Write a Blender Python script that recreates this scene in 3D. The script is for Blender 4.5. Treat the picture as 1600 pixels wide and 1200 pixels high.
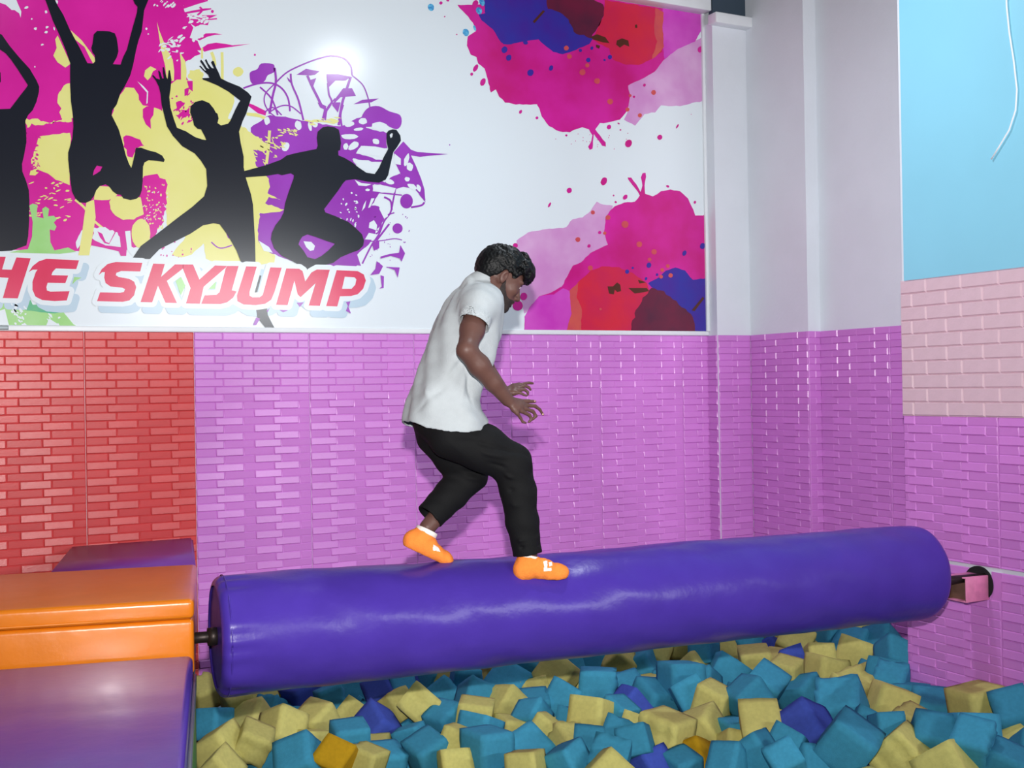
import bpy, bmesh, math, random
import numpy as np
from mathutils import Vector, Matrix
from mathutils.geometry import tessellate_polygon

for o in list(bpy.data.objects):
    bpy.data.objects.remove(o, do_unlink=True)
SC = bpy.context.scene
COL = SC.collection
rnd = random.Random(7)

# ------------------------------------------------------------------ camera
FPX = 1815.4
YAW, PITCH, ROLL = math.radians(27.459), math.radians(0.136), math.radians(-0.9546)
CAM = np.array([0.0, 0.0, 1.55])
_f = np.array([math.sin(YAW)*math.cos(PITCH), math.cos(YAW)*math.cos(PITCH), math.sin(PITCH)])
_r = np.array([math.cos(YAW), -math.sin(YAW), 0.0]); _u = np.cross(_r, _f)
_c, _s = math.cos(ROLL), math.sin(ROLL)
CM = np.array([_c*_r+_s*_u, -_s*_r+_c*_u, _f])          # rows: right, up, forward
cd = bpy.data.cameras.new('camera'); cam = bpy.data.objects.new('camera', cd); COL.objects.link(cam)
cd.sensor_width = 36.0; cd.lens = FPX/1600*36.0; cd.clip_start = .05; cd.clip_end = 200
m4 = Matrix.Identity(4)
for i in range(3):
    m4[i][0] = CM[0][i]; m4[i][1] = CM[1][i]; m4[i][2] = -CM[2][i]; m4[i][3] = CAM[i]
cam.matrix_world = m4
SC.camera = cam

# ------------------------------------------------------------------ world, lights, exposure
SC.view_settings.view_transform = 'Standard'; SC.view_settings.look = 'None'
SC.view_settings.exposure = 0.0; SC.view_settings.gamma = 1.0; SC.view_settings.use_curve_mapping = False
w = bpy.data.worlds.new('world'); SC.world = w; w.use_nodes = True
w.node_tree.nodes['Background'].inputs[0].default_value = (.80, .90, 1.0, 1)
w.node_tree.nodes['Background'].inputs[1].default_value = .04

def lamp(name, kind, loc, target, energy, color=(1, 1, 1), **kw):
    d = bpy.data.lights.new(name, kind); d.energy = energy; d.color = color
    for k, v in kw.items(): setattr(d, k, v)
    o = bpy.data.objects.new(name, d); COL.objects.link(o); o.location = loc
    o.rotation_euler = (Vector(target)-Vector(loc)).to_track_quat('-Z', 'Y').to_euler()
    return o
# the photographer's flash, just above the lens
fl = Vector(CAM) + Vector(CM[1])*.29 + Vector(CM[2])*.02
lamp('camera_flash', 'SPOT', fl, fl+Vector((math.sin(YAW)*.974, math.cos(YAW)*.974, .21))*5, 1270, (1, .975, .95), spot_size=math.radians(106), spot_blend=1.0, shadow_soft_size=.03)
# ceiling lamp above the beam, and the farther lamps of the hall
lamp('ceiling_lamp_light', 'AREA', (3.30, 4.5, 4.35), (3.3, 4.5, 0), 50, (.86, .94, 1), shape='RECTANGLE', size=.22, size_y=.14)
lamp('hall_lamp_light', 'AREA', (.2, 2.4, 5.2), (.8, 4.8, 0), 8, (.86, .94, 1), shape='RECTANGLE', size=1.2, size_y=.6)
lamp('hall_tube_row_light', 'AREA', (5.5, -4.2, 2.95), (5.5-.4, 6.5, 2.2), 420, (.95, .98, 1), shape='RECTANGLE', size=5.0, size_y=.25)

# ------------------------------------------------------------------ pixel helpers (1600 x 1200 frame)
def ray(x, y): return CM.T @ np.array([(x-800)/FPX, (600-y)/FPX, 1.0])
def at(x, y, d): return CAM + ray(x, y)*d
def onpl(x, y, ax, v):
    r = ray(x, y); return CAM + r*((v-CAM[ax])/r[ax])
def proj(P):
    v = CM @ (np.array(P, float)-CAM); return 800+FPX*v[0]/v[2], 600-FPX*v[1]/v[2], v[2]

# ------------------------------------------------------------------ materials
def lin(c):
    c = [x/255 for x in c[:3]]
    return tuple(x/12.92 if x <= .04045 else ((x+.055)/1.055)**2.4 for x in c) + (1,)
def mat(name, rgb, rough=.6, var=.0, vscale=8, bump=0, bscale=60, spec=.5, rgb2=None, metallic=0, coat=0, objvar=0, stretch=None, detail=4, sheen=0):
    m = bpy.data.materials.new(name); m.use_nodes = True; nt = m.node_tree; N = nt.nodes; L = nt.links
    b = N['Principled BSDF']; b.inputs['Roughness'].default_value = rough; b.inputs['Metallic'].default_value = metallic
    b.inputs['Specular IOR Level'].default_value = spec; b.inputs['Coat Weight'].default_value = coat
    if coat: b.inputs['Coat Roughness'].default_value = .12
    if sheen: b.inputs['Sheen Weight'].default_value = sheen
    c = lin(rgb); tc = N.new('ShaderNodeTexCoord'); src = tc.outputs['Object']
    if stretch:
        mp = N.new('ShaderNodeMapping'); mp.inputs['Scale'].default_value = stretch; L.new(src, mp.inputs[0]); src = mp.outputs[0]
    col = None
    if var or rgb2:
        n = N.new('ShaderNodeTexNoise'); n.inputs['Scale'].default_value = vscale; n.inputs['Detail'].default_value = detail; L.new(src, n.inputs['Vector'])
        mx = N.new('ShaderNodeMix'); mx.data_type = 'RGBA'
        rp = N.new('ShaderNodeMapRange'); rp.inputs[1].default_value = .33; rp.inputs[2].default_value = .67; L.new(n.outputs[0], rp.inputs[0]); L.new(rp.outputs[0], mx.inputs[0])
        if rgb2: a, d = c, lin(rgb2)
        else: a = tuple(x*(1-var) for x in c[:3])+(1,); d = tuple(min(1, x*(1+var)) for x in c[:3])+(1,)
        mx.inputs[6].default_value = a; mx.inputs[7].default_value = d; col = mx.outputs[2]
    else:
        rg = N.new('ShaderNodeRGB'); rg.outputs[0].default_value = c; col = rg.outputs[0]
    if objvar:
        oi = N.new('ShaderNodeObjectInfo'); h = N.new('ShaderNodeHueSaturation')
        r1 = N.new('ShaderNodeMapRange'); r1.inputs[3].default_value = 1-objvar; r1.inputs[4].default_value = 1+objvar; L.new(oi.outputs['Random'], r1.inputs[0])
        L.new(r1.outputs[0], h.inputs['Value']); L.new(col, h.inputs['Color']); col = h.outputs[0]
    L.new(col, b.inputs['Base Color'])
    if bump:
        n2 = N.new('ShaderNodeTexNoise'); n2.inputs['Scale'].default_value = bscale; n2.inputs['Detail'].default_value = detail; L.new(src, n2.inputs['Vector'])
        bp = N.new('ShaderNodeBump'); bp.inputs['Strength'].default_value = bump; bp.inputs['Distance'].default_value = .01; L.new(n2.outputs[0], bp.inputs['Height']); L.new(bp.outputs[0], b.inputs['Normal'])
    return m
M = {}
M['plaster'] = mat('plaster', (222, 226, 234), .55, .02, 3, .12, 40)
M['trim'] = mat('trim_white', (232, 235, 240), .4, .02, 9)
M['dark'] = mat('dark_slate', (52, 68, 84), .7, .05)
M['blue'] = mat('blue_board', (138, 206, 230), .45, .02, 2)
M['pinkb'] = mat('pink_foam', (218, 186, 198), .5, .03, 14, .1, 90)
M['lilac'] = mat('lilac_foam', (210, 130, 214), .30, .05, 3, .06, 70, objvar=.05)
M['redf'] = mat('red_foam', (212, 72, 74), .30, .06, 5, .1, 60, objvar=.05, stretch=(1, 1, 6))
M['vinyl'] = mat('purple_vinyl', (70, 48, 150), .31, .06, 5, .45, 9, spec=.25)
M['vinyl2'] = mat('violet_vinyl', (82, 54, 160), .3, .06, 4, .2, 8, coat=.2)
M['vinyl3'] = mat('plum_vinyl', (110, 52, 150), .34, .06, 4, .15, 8)
M['orange'] = mat('orange_vinyl', (216, 118, 16), .3, .05, 6, .22, 9, coat=.2)
M['green'] = mat('green_vinyl', (40, 120, 26), .5, .05)
M['steel'] = mat('grey_steel', (128, 134, 138), .4, .05, metallic=.6)
M['rust'] = mat('dark_axle_steel', (56, 48, 46), .45, .1, metallic=.7)
M['black'] = mat('hole_black', (12, 11, 14), .9)
M['pinkbox'] = mat('pink_painted_steel', (222, 130, 172), .5, .12, 20)
M['brown'] = mat('brown_primer', (104, 74, 60), .7, .15, 18)
M['cable'] = mat('white_cable', (238, 238, 240), .5)
M['floor'] = mat('pit_floor_dark', (40, 44, 52), .9)

# ------------------------------------------------------------------ mesh helpers
def mesh(name, verts, faces, m=None, parent=None, smooth=False):
    me = bpy.data.meshes.new(name); me.from_pydata([tuple(map(float, v)) for v in verts], [], faces); me.update()
    if m: me.materials.append(m)
    if smooth: me.polygons.foreach_set('use_smooth', [True]*len(me.polygons))
    return link(name, me, parent)
def link(name, me, parent=None):
    o = bpy.data.objects.new(name, me); COL.objects.link(o)
    if parent is not None: o.parent = parent
    return o
def empty(name, loc=(0, 0, 0), rz=0):
    o = bpy.data.objects.new(name, None); COL.objects.link(o); o.location = loc; o.rotation_euler = (0, 0, rz); return o
def tag(o, label=None, cat=None, group=None, kind=None):
    if label: o['label'] = label
    if cat: o['category'] = cat
    if group: o['group'] = group
    if kind: o['kind'] = kind
    return o
def boxv(x0, x1, y0, y1, z0, z1):
    v = [(x, y, z) for z in (z0, z1) for y in (y0, y1) for x in (x0, x1)]
    f = [(0, 2, 3, 1), (4, 5, 7, 6), (0, 1, 5, 4), (2, 6, 7, 3), (0, 4, 6, 2), (1, 3, 7, 5)]
    return v, f
def box(name, x0, x1, y0, y1, z0, z1, m, parent=None, bev=0, seg=3):
    v, f = boxv(x0, x1, y0, y1, z0, z1)
    o = mesh(name, v, f, m, parent)
    if bev:
        bm = bmesh.new(); bm.from_mesh(o.data)
        bmesh.ops.bevel(bm, geom=bm.edges[:], offset=bev, segments=seg, affect='EDGES', profile=.5)
        bm.to_mesh(o.data); bm.free(); o.data.polygons.foreach_set('use_smooth', [True]*len(o.data.polygons))
    return o
def tube(name, pts, r, m, parent=None, n=10):
    pts = [Vector(p) for p in pts]; V = []; Fc = []
    for i, p in enumerate(pts):
        t = (pts[min(i+1, len(pts)-1)]-pts[max(i-1, 0)]).normalized()
        a = t.orthogonal().normalized() if i == 0 else (a - t*a.dot(t)).normalized()
        b = t.cross(a); rr = r[i] if isinstance(r, (list, tuple)) else r
        V += [p+(a*math.cos(k*2*math.pi/n)+b*math.sin(k*2*math.pi/n))*rr for k in range(n)]
    for i in range(len(pts)-1):
        for k in range(n): Fc.append((i*n+k, i*n+(k+1) % n, (i+1)*n+(k+1) % n, (i+1)*n+k))
    Fc.append(tuple(range(n))[::-1]); Fc.append(tuple(range((len(pts)-1)*n, len(pts)*n)))
    return mesh(name, V, Fc, m, parent, True)

# ------------------------------------------------------------------ the setting
YB, XR = 7.0, 4.82                      # back wall plane, right wall plane
ZT = 1.905                              # top of the foam cladding
ROW = .0465
tag(box('floor', -2.0, 6.2, 1.2, 7.3, -.62, -.5, M['floor']), kind='structure')
wb = tag(box('wall_back', -1.6, 5.86, YB, YB+.2, -.5, 5.4, M['plaster']), kind='structure')
wc = tag(box('wall_corner', 5.286, 5.6, 6.884, YB+.001, -.5, 4.21, M['plaster']), kind='structure')
wp = tag(box('wall_pilaster', 5.595, 5.86, 6.258, YB+.001, -.5, 5.4, M['plaster']), kind='structure')
wa = tag(box('wall_alcove', 5.706, 5.86, 4.3, 6.2585, -.5, 5.4, M['plaster']), kind='structure')
wr = tag(box('wall_right', XR, XR+.14, -.6, 4.64, -.5, 5.4, M['plaster']), kind='structure')
tb = tag(box('trim_1', -1.6, 5.29, 6.89, YB, 4.295, 4.40, M['trim'], bev=.008), kind='structure')
tc_ = tag(box('trim_2', 5.26, 5.596, 6.80, 6.9, 4.185, 4.262, M['trim'], bev=.008), kind='structure')
tag(box('trim_3', -1.6, 5.5955, 6.93, YB, 4.40, 5.3, M['dark']), kind='structure')
tag(box('trim_7', 5.292, 5.5958, 6.882, 6.93, 4.262, 5.3, M['dark']), kind='structure')
tag(box('trim_4', .0, 5.285, 6.982, YB, 1.907, 1.937, M['trim'], bev=.003), kind='structure')
tag(box('trim_5', -1.6, .497, 6.978, YB, 1.911, 1.935, M['steel'], bev=.003), kind='structure')
tag(box('trim_6', 5.262, 5.2865, 6.97, YB, 1.937, 4.295, M['trim'], bev=.003), kind='structure')
# blue board above the pink bricks
tag(box('wall_board', XR-.012, XR, -.6, 4.615, 2.09, 5.4, M['blue']), kind='structure')

# embossed foam cladding: every sheet a backing plate, every brick its own wedge
_bm = {}
def brick_mesh(L, H, kind, m):
    key = (round(L, 3), round(H, 4), kind, m.name)
    if key in _bm: return _bm[key]
    V, Fc = brick_vf(L, H, kind)
    me = bpy.data.meshes.new('brick'); me.from_pydata(V, [], Fc); me.materials.append(m); me.update(); _bm[key] = me
    return me
def brick_vf(L, H, kind):
    # local: x along, z up, -y out of the wall; kind gives depth of the upper and lower edge
    hu, hl = {'P': (.0040, .0078), 'R': (.0040, .0022), 'Q': (.0062, .0062), 'S': (.0034, .0040), 'F': (.007, .007)}[kind]
    b = min(.0058, L*.25) if kind != 'F' else .006
    V = [(0, 0, 0), (L, 0, 0), (L, 0, H), (0, 0, H), (b, -hl, b*.8), (L-b, -hl, b*.8), (L-b, -hu, H-b*.8), (b, -hu, H-b*.8)]
    F_ = [(0, 1, 5, 4), (1, 2, 6, 5), (2, 3, 7, 6), (3, 0, 4, 7), (4, 5, 6, 7), (0, 3, 2, 1)]
    return V, F_
RA = [0, .243, .503, .74, 1.0]; RB = [0, .171, .409, .674, .90, 1.0]
def clad(wall, org, ud, seams, zlist, m, budget=300, order=None, stuffname='embossed_bricks', back=.004, flip0=False):
    """org: point on the wall (z ignored), ud: unit direction along the wall; outward normal is ud x z.
    seams: sheet borders along u; zlist: [(ztop, zbottom, flipped)]"""
    ud = Vector(ud).normalized(); nz = Vector((0, 0, 1)); nr = ud.cross(nz)     # outward
    rot = Matrix((ud, -nr, nz)).transposed().to_4x4()
    allb = []; sheets = []
    for (zt, zb, flip, off) in zlist:
        for (u0, u1, ub, uw) in seams:                # visible span and full-sheet span
            p = Vector(org)+ud*u0; g = .0013
            V, Fc = boxv(g, u1-u0-g, -back, 0, g, zt-zb-g)
            sh = mesh('foam_sheet', V, Fc, m, wall); sh.matrix_world = Matrix.Translation((p.x, p.y, zb)) @ rot
            sheets.append(sh)
            nrow = int(math.ceil((zt-zb)/ROW-1e-3))
            for i in range(nrow):
                zr = zt-(i+1)*ROW; H = ROW
                if zr < zb-1e-6: H = ROW-(zb-zr); zr = zb
                if H < .008: continue
                pat = RA if (i+off) % 2 == 0 else RB
                for k in range(len(pat)-1):
                    a = ub+pat[k]*uw; b = ub+pat[k+1]*uw
                    a = max(a, u0+g); b = min(b, u1-g)
                    if b-a < .012: continue
                    pr = (k % 2 == 0) if pat is RA else (k % 2 == 1)
                    kd = (('Q' if pr else 'S') if flip else ('P' if pr else 'R'))
                    q = Vector(org)+ud*a+nr*back; q.z = zr
                    allb.append((q, b-a, H, kd, sh))
    if order is None: order = lambda q: 0
    allb.sort(key=lambda t: order(t[0]))
    for (q, L, H, kd, sh) in allb[:budget]:
        o = link('brick', brick_mesh(L, H, kd, m), sh)
        o.matrix_parent_inverse = Matrix.Identity(4); o.matrix_local = sh.matrix_world.inverted() @ (Matrix.Translation(q) @ rot)
    rest = allb[budget:]
    if rest:
        V = []; Fc = []
        for (q, L, H, kd, sh) in rest:
            v, f = brick_vf(L, H, kd); n = len(V); T = Matrix.Translation(q) @ rot
            V += [T @ Vector(x) for x in v]; Fc += [tuple(i+n for i in t) for t in f]
        tag(mesh(stuffname, V, Fc, m, wall), kind='stuff')
SW = .705
ZS = [(ZT, 1.533, True, 0), (1.533, .836, False, 0), (.836, .139, False, 1), (.139, -.3, False, 0)]
def vis(q):                                          # nearest first, what the platform or beam hides last
    x, y, d = proj(q)
    hid = (x < -15) or (x < 305 and y > 893) or (x > 300 and y > 905-.075*(x-335)) or (640 < x < 780 and 520 < y < 760)
    return d + (100 if hid else 0)
clad(wb, (0, YB, 0), (1, 0, 0), [(-.52, .187, -.52, SW), (.187, .892, .187, SW), (.892, 1.509, .892, SW)], ZS, M['redf'], 200, vis, 'embossed_red_bricks')
clad(wb, (0, YB, 0), (1, 0, 0), [(1.509, 2.216, 1.509, SW), (2.216, 2.921, 2.216, SW), (2.921, 3.626, 2.921, SW), (3.626, 4.339, 3.626, SW), (4.339, 5.05, 4.339, SW), (5.05, 5.286, 5.05, SW)], ZS, M['lilac'], 300, vis, 'embossed_lilac_bricks')
clad(wc, (5.286, YB, 0), (0, -1, 0), [(0, .116, .0, SW)], ZS, M['lilac'], 300, vis)
clad(wc, (5.286, 6.884, 0), (1, 0, 0), [(.005, .305, .005, SW)], ZS, M['lilac'], 300, vis)
clad(wp, (5.595, 6.88, 0), (0, -1, 0), [(.0, .622, .0, SW)], [(ZT, 1.30, True, 0), (1.30, .62, False, 0), (.62, -.3, False, 1)], M['lilac'], 300, vis)
clad(wp, (5.595, 6.258, 0), (1, 0, 0), [(-.005, .110, -.3, SW)], ZS, M['lilac'], 300, vis)
clad(wa, (5.706, 6.254, 0), (0, -1, 0), [(0, .655, .0, SW), (.655, 1.36, .655, SW)], ZS, M['lilac'], 300, vis)
clad(wr, (XR, 4.64, 0), (0, -1, 0), [(0, .62, -.09, SW), (.62, 1.325, .62, SW), (1.325, 2.03, 1.325, SW)], [(1.357, .662, False, 0)], M['lilac'], 300, vis)
clad(wr, (XR, 4.64, 0), (0, -1, 0), [(0, .62, -.09, SW), (.62, 1.325, .62, SW), (1.325, 2.03, 1.325, SW)], [(.662, .602, False, 1)], M['lilac'], 300, vis)
clad(wr, (XR, 4.64, 0), (0, -1, 0), [(0, .425, -.09, SW)], [(.585, .44, False, 0)], M['lilac'], 300, vis)
clad(wr, (XR, 4.64, 0), (0, -1, 0), [(.56, 1.325, .62, SW), (1.325, 2.03, 1.325, SW)], [(.582, .438, False, 0)], M['lilac'], 300, vis)
clad(wr, (XR, 4.64, 0), (0, -1, 0), [(0, .62, -.09, SW), (.62, 1.325, .62, SW), (1.325, 2.03, 1.325, SW)], [(.44, -.30, False, 1)], M['lilac'], 300, vis)
clad(wr, (XR, 4.64, 0), (0, -1, 0), [(.425, .56, -.09, SW)], [(.545, .44, False, 0)], M['lilac'], 300, vis)
# pink running-bond bricks on the right wall
PR, PL = .0732, .232
sh = mesh('foam_sheet', *boxv(XR-.006, XR, 2.2, 4.645, 1.357, 2.09), M['pinkb'], wr)
for i in range(10):
    z = 2.09-(i+1)*PR; u = 4.645; k = 0
    while u > 2.25:
        L = PL if k else (PL*.78 if i % 2 == 0 else PL*.36)
        V, Fc = brick_vf(L-.004, PR-.004, 'F')
        key = ('pink', round(L, 3))
        if key not in _bm:
            me = bpy.data.meshes.new('brick'); me.from_pydata(V, [], Fc); me.materials.append(M['pinkb']); _bm[key] = me
        o = link('brick', _bm[key], sh)
        o.matrix_local = Matrix.Translation((XR-.006, u-.002, z+.002)) @ Matrix(((0, 1, 0), (-1, 0, 0), (0, 0, 1))).to_4x4()
        u -= L; k += 1

# ------------------------------------------------------------------ padded balance beam
A = Vector((1.034, 4.49, .612)); B = Vector((4.43, 4.157, .606)); RB_ = .2296
AX = (B-A).normalized(); LB = (B-A).length
e2 = Vector((0, 0, 1)); e1 = (AX.cross(e2)).normalized(); e2 = e1.cross(AX).normalized()   # e1 towards the camera side
beam = tag(empty('balance_roller', A), 'long shiny purple padded roller hanging across the foam pit', 'balance beam')
def beam_mesh():
    n = 112; prof = []
    rc = .035
    for k in range(7):
        a = k/6*math.pi/2; prof.append((-.004+rc-rc*math.cos(a), RB_-rc+rc*math.sin(a)))
    for k in range(1, 150): prof.append((.035+(LB-.07-.03)*k/150, RB_))
    rc = .065
    for k in range(9):
        a = math.pi/2-k/8*math.pi/2; prof.append((LB-.065+rc*math.cos(a), RB_-rc+rc*math.sin(a)))
    V = []; Fc = []
    def wr_(s, ph):
        d = 0
        # puckers at the stitched left end and creases along the skin
        d += .0035*math.exp(-((s-.05)/.07)**2)*math.sin(ph*17+math.sin(ph*5)*2)
        d += .0022*math.sin(s*9+ph*3)*math.sin(ph*4+s*2.3) + .0016*math.sin(s*23+ph*7+1.3)*math.sin(ph*2-s*5)
        for (s0, p0, am, wd) in ((1.40, .92, .016, .11), (.80, 1.45, .008, .08)):
            d -= am*math.exp(-((s-s0)/wd)**2-((ph-p0)/.5)**2)
        sag = .010*math.exp(-((s-1.25)/.5)**2)*max(0, math.cos(ph-math.pi/2))
        return d-sag
    for (s, r) in prof:
        for k in range(n):
            ph = k/n*2*math.pi                               # 0 towards camera, pi/2 up
            rr = r + wr_(s, ph)*(r/RB_)**3
            V.append(AX*s + e1*(rr*math.cos(ph)) + e2*(rr*math.sin(ph)))
    for i in range(len(prof)-1):
        for k in range(n): Fc.append((i*n+k, (i+1)*n+k, (i+1)*n+(k+1) % n, i*n+(k+1) % n))
    Fc.append(tuple(range((len(prof)-1)*n, len(prof)*n)))
    return V, Fc, n
V, Fc, n_ = beam_mesh()
mesh('vinyl_cover', V, Fc, M['vinyl'], beam, True)
capV = [AX*.004 + (e1*math.cos(k*2*math.pi/64)+e2*math.sin(k*2*math.pi/64))*(RB_-.03) for k in range(64)]
mesh('end_cap', capV+[v+AX*.02 for v in capV], [tuple(range(64)), tuple(range(64, 128))[::-1]]+[(k, 64+k, 64+(k+1) % 64, (k+1) % 64) for k in range(64)], M['vinyl'], beam)
tube('seam_piping', [AX*.030+(e1*math.cos(k*2*math.pi/72)+e2*math.sin(k*2*math.pi/72))*(RB_+.0012) for k in range(73)], .0028, M['vinyl'], beam, 6)
tube('axle', [AX*-.11, AX*.03], .0215, M['rust'], beam, 20)
tube('axle_collar', [AX*-.03, AX*.01], .034, M['rust'], beam, 20)
tube('axle', [AX*(LB-.02)-e2*.055, AX*(LB+.405)-e2*.055], .020, M['rust'], beam, 20)

# bracket box on the right wall
hc = onpl(1531, 915, 0, XR)
br = tag(empty('axle_bracket', (XR, hc[1], hc[2])), 'short pink square steel tube holding the end of the roller at the wall', 'bracket')
s, t, Ln = .062, .006, .17
for nm, q in (('box_side', (-Ln, 0, -s, -s+t, -s, s)), ('box_side', (-Ln, 0, s-t, s, -s, s)), ('box_top', (-Ln, 0, -s+t, s-t, s-t, s)), ('box_bottom', (-Ln, 0, -s+t, s-t, -s, -s+t))):
    box(nm, *q, M['pinkbox'], br, bev=.0015, seg=1)
box('inner_plate', -Ln+.03, -Ln+.036, -s+t, s-t, -s+t, s-t, M['brown'], br)
box('inner_lining', -Ln+.002, -.02, -s+t, -s+t+.003, -s+t, s-t, M['brown'], br)
box('inner_lining', -Ln+.002, -.02, s-t-.003, s-t, -s+t, s-t, M['brown'], br)
hole = [Vector((-.0115, .0+.088*math.cos(k*2*math.pi/40), .012+.088*math.sin(k*2*math.pi/40))) for k in range(40)]
tag(mesh('wall_hole', [v+Vector((XR, hc[1], hc[2])) for v in hole]+[v+Vector((XR+.01, hc[1], hc[2])) for v in hole], [tuple(range(40)), ]+[(k, (k+1) % 40, 40+(k+1) % 40, 40+k) for k in range(40)], M['black']), 'dark ragged round opening around the pink tube in the lilac wall', 'hole')

# loose white cable hanging on the blue board
cp = [(1572, -30), (1573, 10), (1577, 50), (1584, 95), (1589, 140), (1587, 172), (1577, 203), (1562, 228), (1549, 249)]
tag(tube('cable', [onpl(x, y, 0, XR-.02) for x, y in cp], .0042, M['cable'], None, 8), 'thin white cable dangling in front of the blue board', 'cable')

# ------------------------------------------------------------------ padded steps on the left
th = math.radians(-13.0)
def step(name, corner, w_, d_, ztop, h, m, lab, bev=.02, piping=True, side=None):
    """corner: front right corner (x, y); w_ to the left, d_ away from the camera"""
    root = tag(empty(name, (corner[0], corner[1], ztop-h), th), lab, 'padded step')
    o = box('cushion', -w_, 0, 0, d_, 0, h, m, root, bev=bev, seg=5)
    return root
o1 = step('padded_step', (.932, 4.389), 1.9, .914, .78, .075, M['orange'], 'orange vinyl padded step, the highest of the platform, beside the roller')
box('lower_pad', -1.9, -.002, .012, .91, -.21, -.002, M['orange'], o1, bev=.018, seg=4)
tube('piping', [(-1.88, .002, .012), (-.012, .002, .012)], .005, M['orange'], o1, 8)
box('frame', -1.9, -.03, .03, .88, -1.2, -.2, M['steel'], o1)
p2 = step('padded_step', (.925, 4.40-1.75), 1.7, 1.775, .572, .13, M['vinyl2'], 'shiny violet vinyl padded step in front of the orange step', bev=.022)
p2.location = Vector((.928, 4.402, .572-.13)) - Matrix.Rotation(th, 3, 'Z') @ Vector((0, 1.78, 0))
box('base_panel', -1.7, .008, .02, 1.77, -.94, .02, M['green'], p2, bev=.004, seg=1)
box('edge_strip', .0, .012, .01, 1.77, .012, .06, M['steel'], p2, bev=.002, seg=1)
p3 = tag(empty('padded_mat', (0, 0, 0)), 'flat plum vinyl mat against the red brick wall behind the orange step', 'mat')
c3 = [(1.483, 6.975), (.80, 6.975), (.50, 5.62), (1.20, 5.58)]
V = [(x, y, z) for z in (.46, .69) for x, y in c3]
o = mesh('cushion', V, [(0, 1, 2, 3), (7, 6, 5, 4), (0, 4, 5, 1), (1, 5, 6, 2), (2, 6, 7, 3), (3, 7, 4, 0)], M['vinyl3'], p3)
bm = bmesh.new(); bm.from_mesh(o.data); bmesh.ops.recalc_face_normals(bm, faces=bm.faces); bmesh.ops.bevel(bm, geom=bm.edges[:], offset=.012, segments=3, affect='EDGES'); bm.to_mesh(o.data); bm.free()
o.data.polygons.foreach_set('use_smooth', [True]*len(o.data.polygons))
V = [(x, y, z) for z in (-.5, .465) for x, y in [(1.47, 6.96), (.82, 6.96), (.53, 5.64), (1.19, 5.6)]]
mesh('base_panel', V, [(3, 2, 1, 0), (4, 5, 6, 7), (0, 1, 5, 4), (1, 2, 6, 5), (2, 3, 7, 6), (3, 0, 4, 7)], M['steel'], p3)

# ------------------------------------------------------------------ printed wall banner
ZM0, ZM1, YM = 1.937, 4.295, YB-.010
CR = {'A': (0, 0, 6.6667), 'B': (0, 180, 5.4545), 'C': (180, 0, 5.4545), 'D': (380, 80, 5.0), 'E': (380, 280, 5.0), 'F': (0, 300, 4.706), 'G': (280, 360, 4.706),
      'H': (640, 0, 6.154), 'J': (200, 50, 3.077), 'K': (640, 0, 3.077), 'L': (760, 240, 4.0), 'P': (0, 0, 1.0)}
def cr(c, pts):
    x0, y0, s_ = CR[c]; return [(x0+a/s_, y0+b/s_) for a, b in pts]
def mpt(x, y, lay):
    p = onpl(x, y, 1, YM); return (min(max(p[0], -1.55), 5.262), YM-.0004-.0005*lay, min(max(p[2], ZM0+.001), ZM1-.001))
def ink(name, rgb, rgb2=None, vs=3, rough=.2, det=6):
    return mat('print_'+name, rgb, rough, rgb2=rgb2, vscale=vs, detail=det, spec=.35)
IK = {'white': ink('white', (226, 234, 240)), 'black': ink('black', (26, 29, 40)), 'mag': ink('magenta', (206, 28, 148), (222, 40, 164), 2), 'yel': ink('yellow', (226, 222, 128), (232, 228, 150), 2),
      'pur': ink('purple', (146, 48, 172), (160, 66, 190), 2), 'grn': ink('green', (150, 208, 120), (172, 220, 150), 4), 'teal': ink('teal', (70, 170, 140), (120, 195, 130), 5),
      'red': ink('letter_red', (214, 36, 84), (224, 56, 100), 3), 'shade': ink('letter_shade', (186, 208, 224)),
      'wmag': ink('watercolour_magenta', (214, 40, 160), (196, 26, 120), 3), 'wpink': ink('watercolour_pale', (218, 168, 214), (206, 138, 200), 4),
      'wblue': ink('watercolour_blue', (70, 40, 150), (52, 52, 160), 5), 'wmar': ink('watercolour_maroon', (112, 34, 62), (84, 36, 60), 5), 'wred': ink('watercolour_red', (214, 44, 66), (200, 36, 84), 4),
      'wora': ink('watercolour_orange', (212, 92, 84), (200, 70, 90), 6), 'wlil': ink('watercolour_lilac', (214, 92, 200), (200, 60, 186), 4), 'cyan': ink('cyan', (110, 200, 236), (40, 110, 190), 60), 'olive': ink('dark_olive', (86, 46, 34))}
mural = tag(empty('wall_banner', (1.8, YB, ZM0)), 'large glossy printed banner of black jumping figures, paint splashes and red lettering', 'banner')
mural_inv = Matrix.Translation((-1.8, -YB, -ZM0))
def mput(name, V, Fc, m, parent=None):
    V = [(v[0]-1.8, v[1]-YB, v[2]-ZM0) for v in V]
    return mesh(name, V, Fc, m, parent or mural)
mput('banner_sheet', *boxv(-1.58, 5.264, YM, YB-.0005, ZM0, ZM1), IK['white'])
def crom(P, k=4):
    n = len(P); out = []
    for i in range(n):
        p0, p1, p2, p3 = (np.array(P[(i+j-1) % n], float) for j in range(4))
        for t in range(k):
            t = t/k; out.append(tuple(.5*((2*p1)+(p2-p0)*t+(2*p0-5*p1+4*p2-p3)*t*t+(3*p1-p0-3*p2+p3)*t**3)))
    return out
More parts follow.
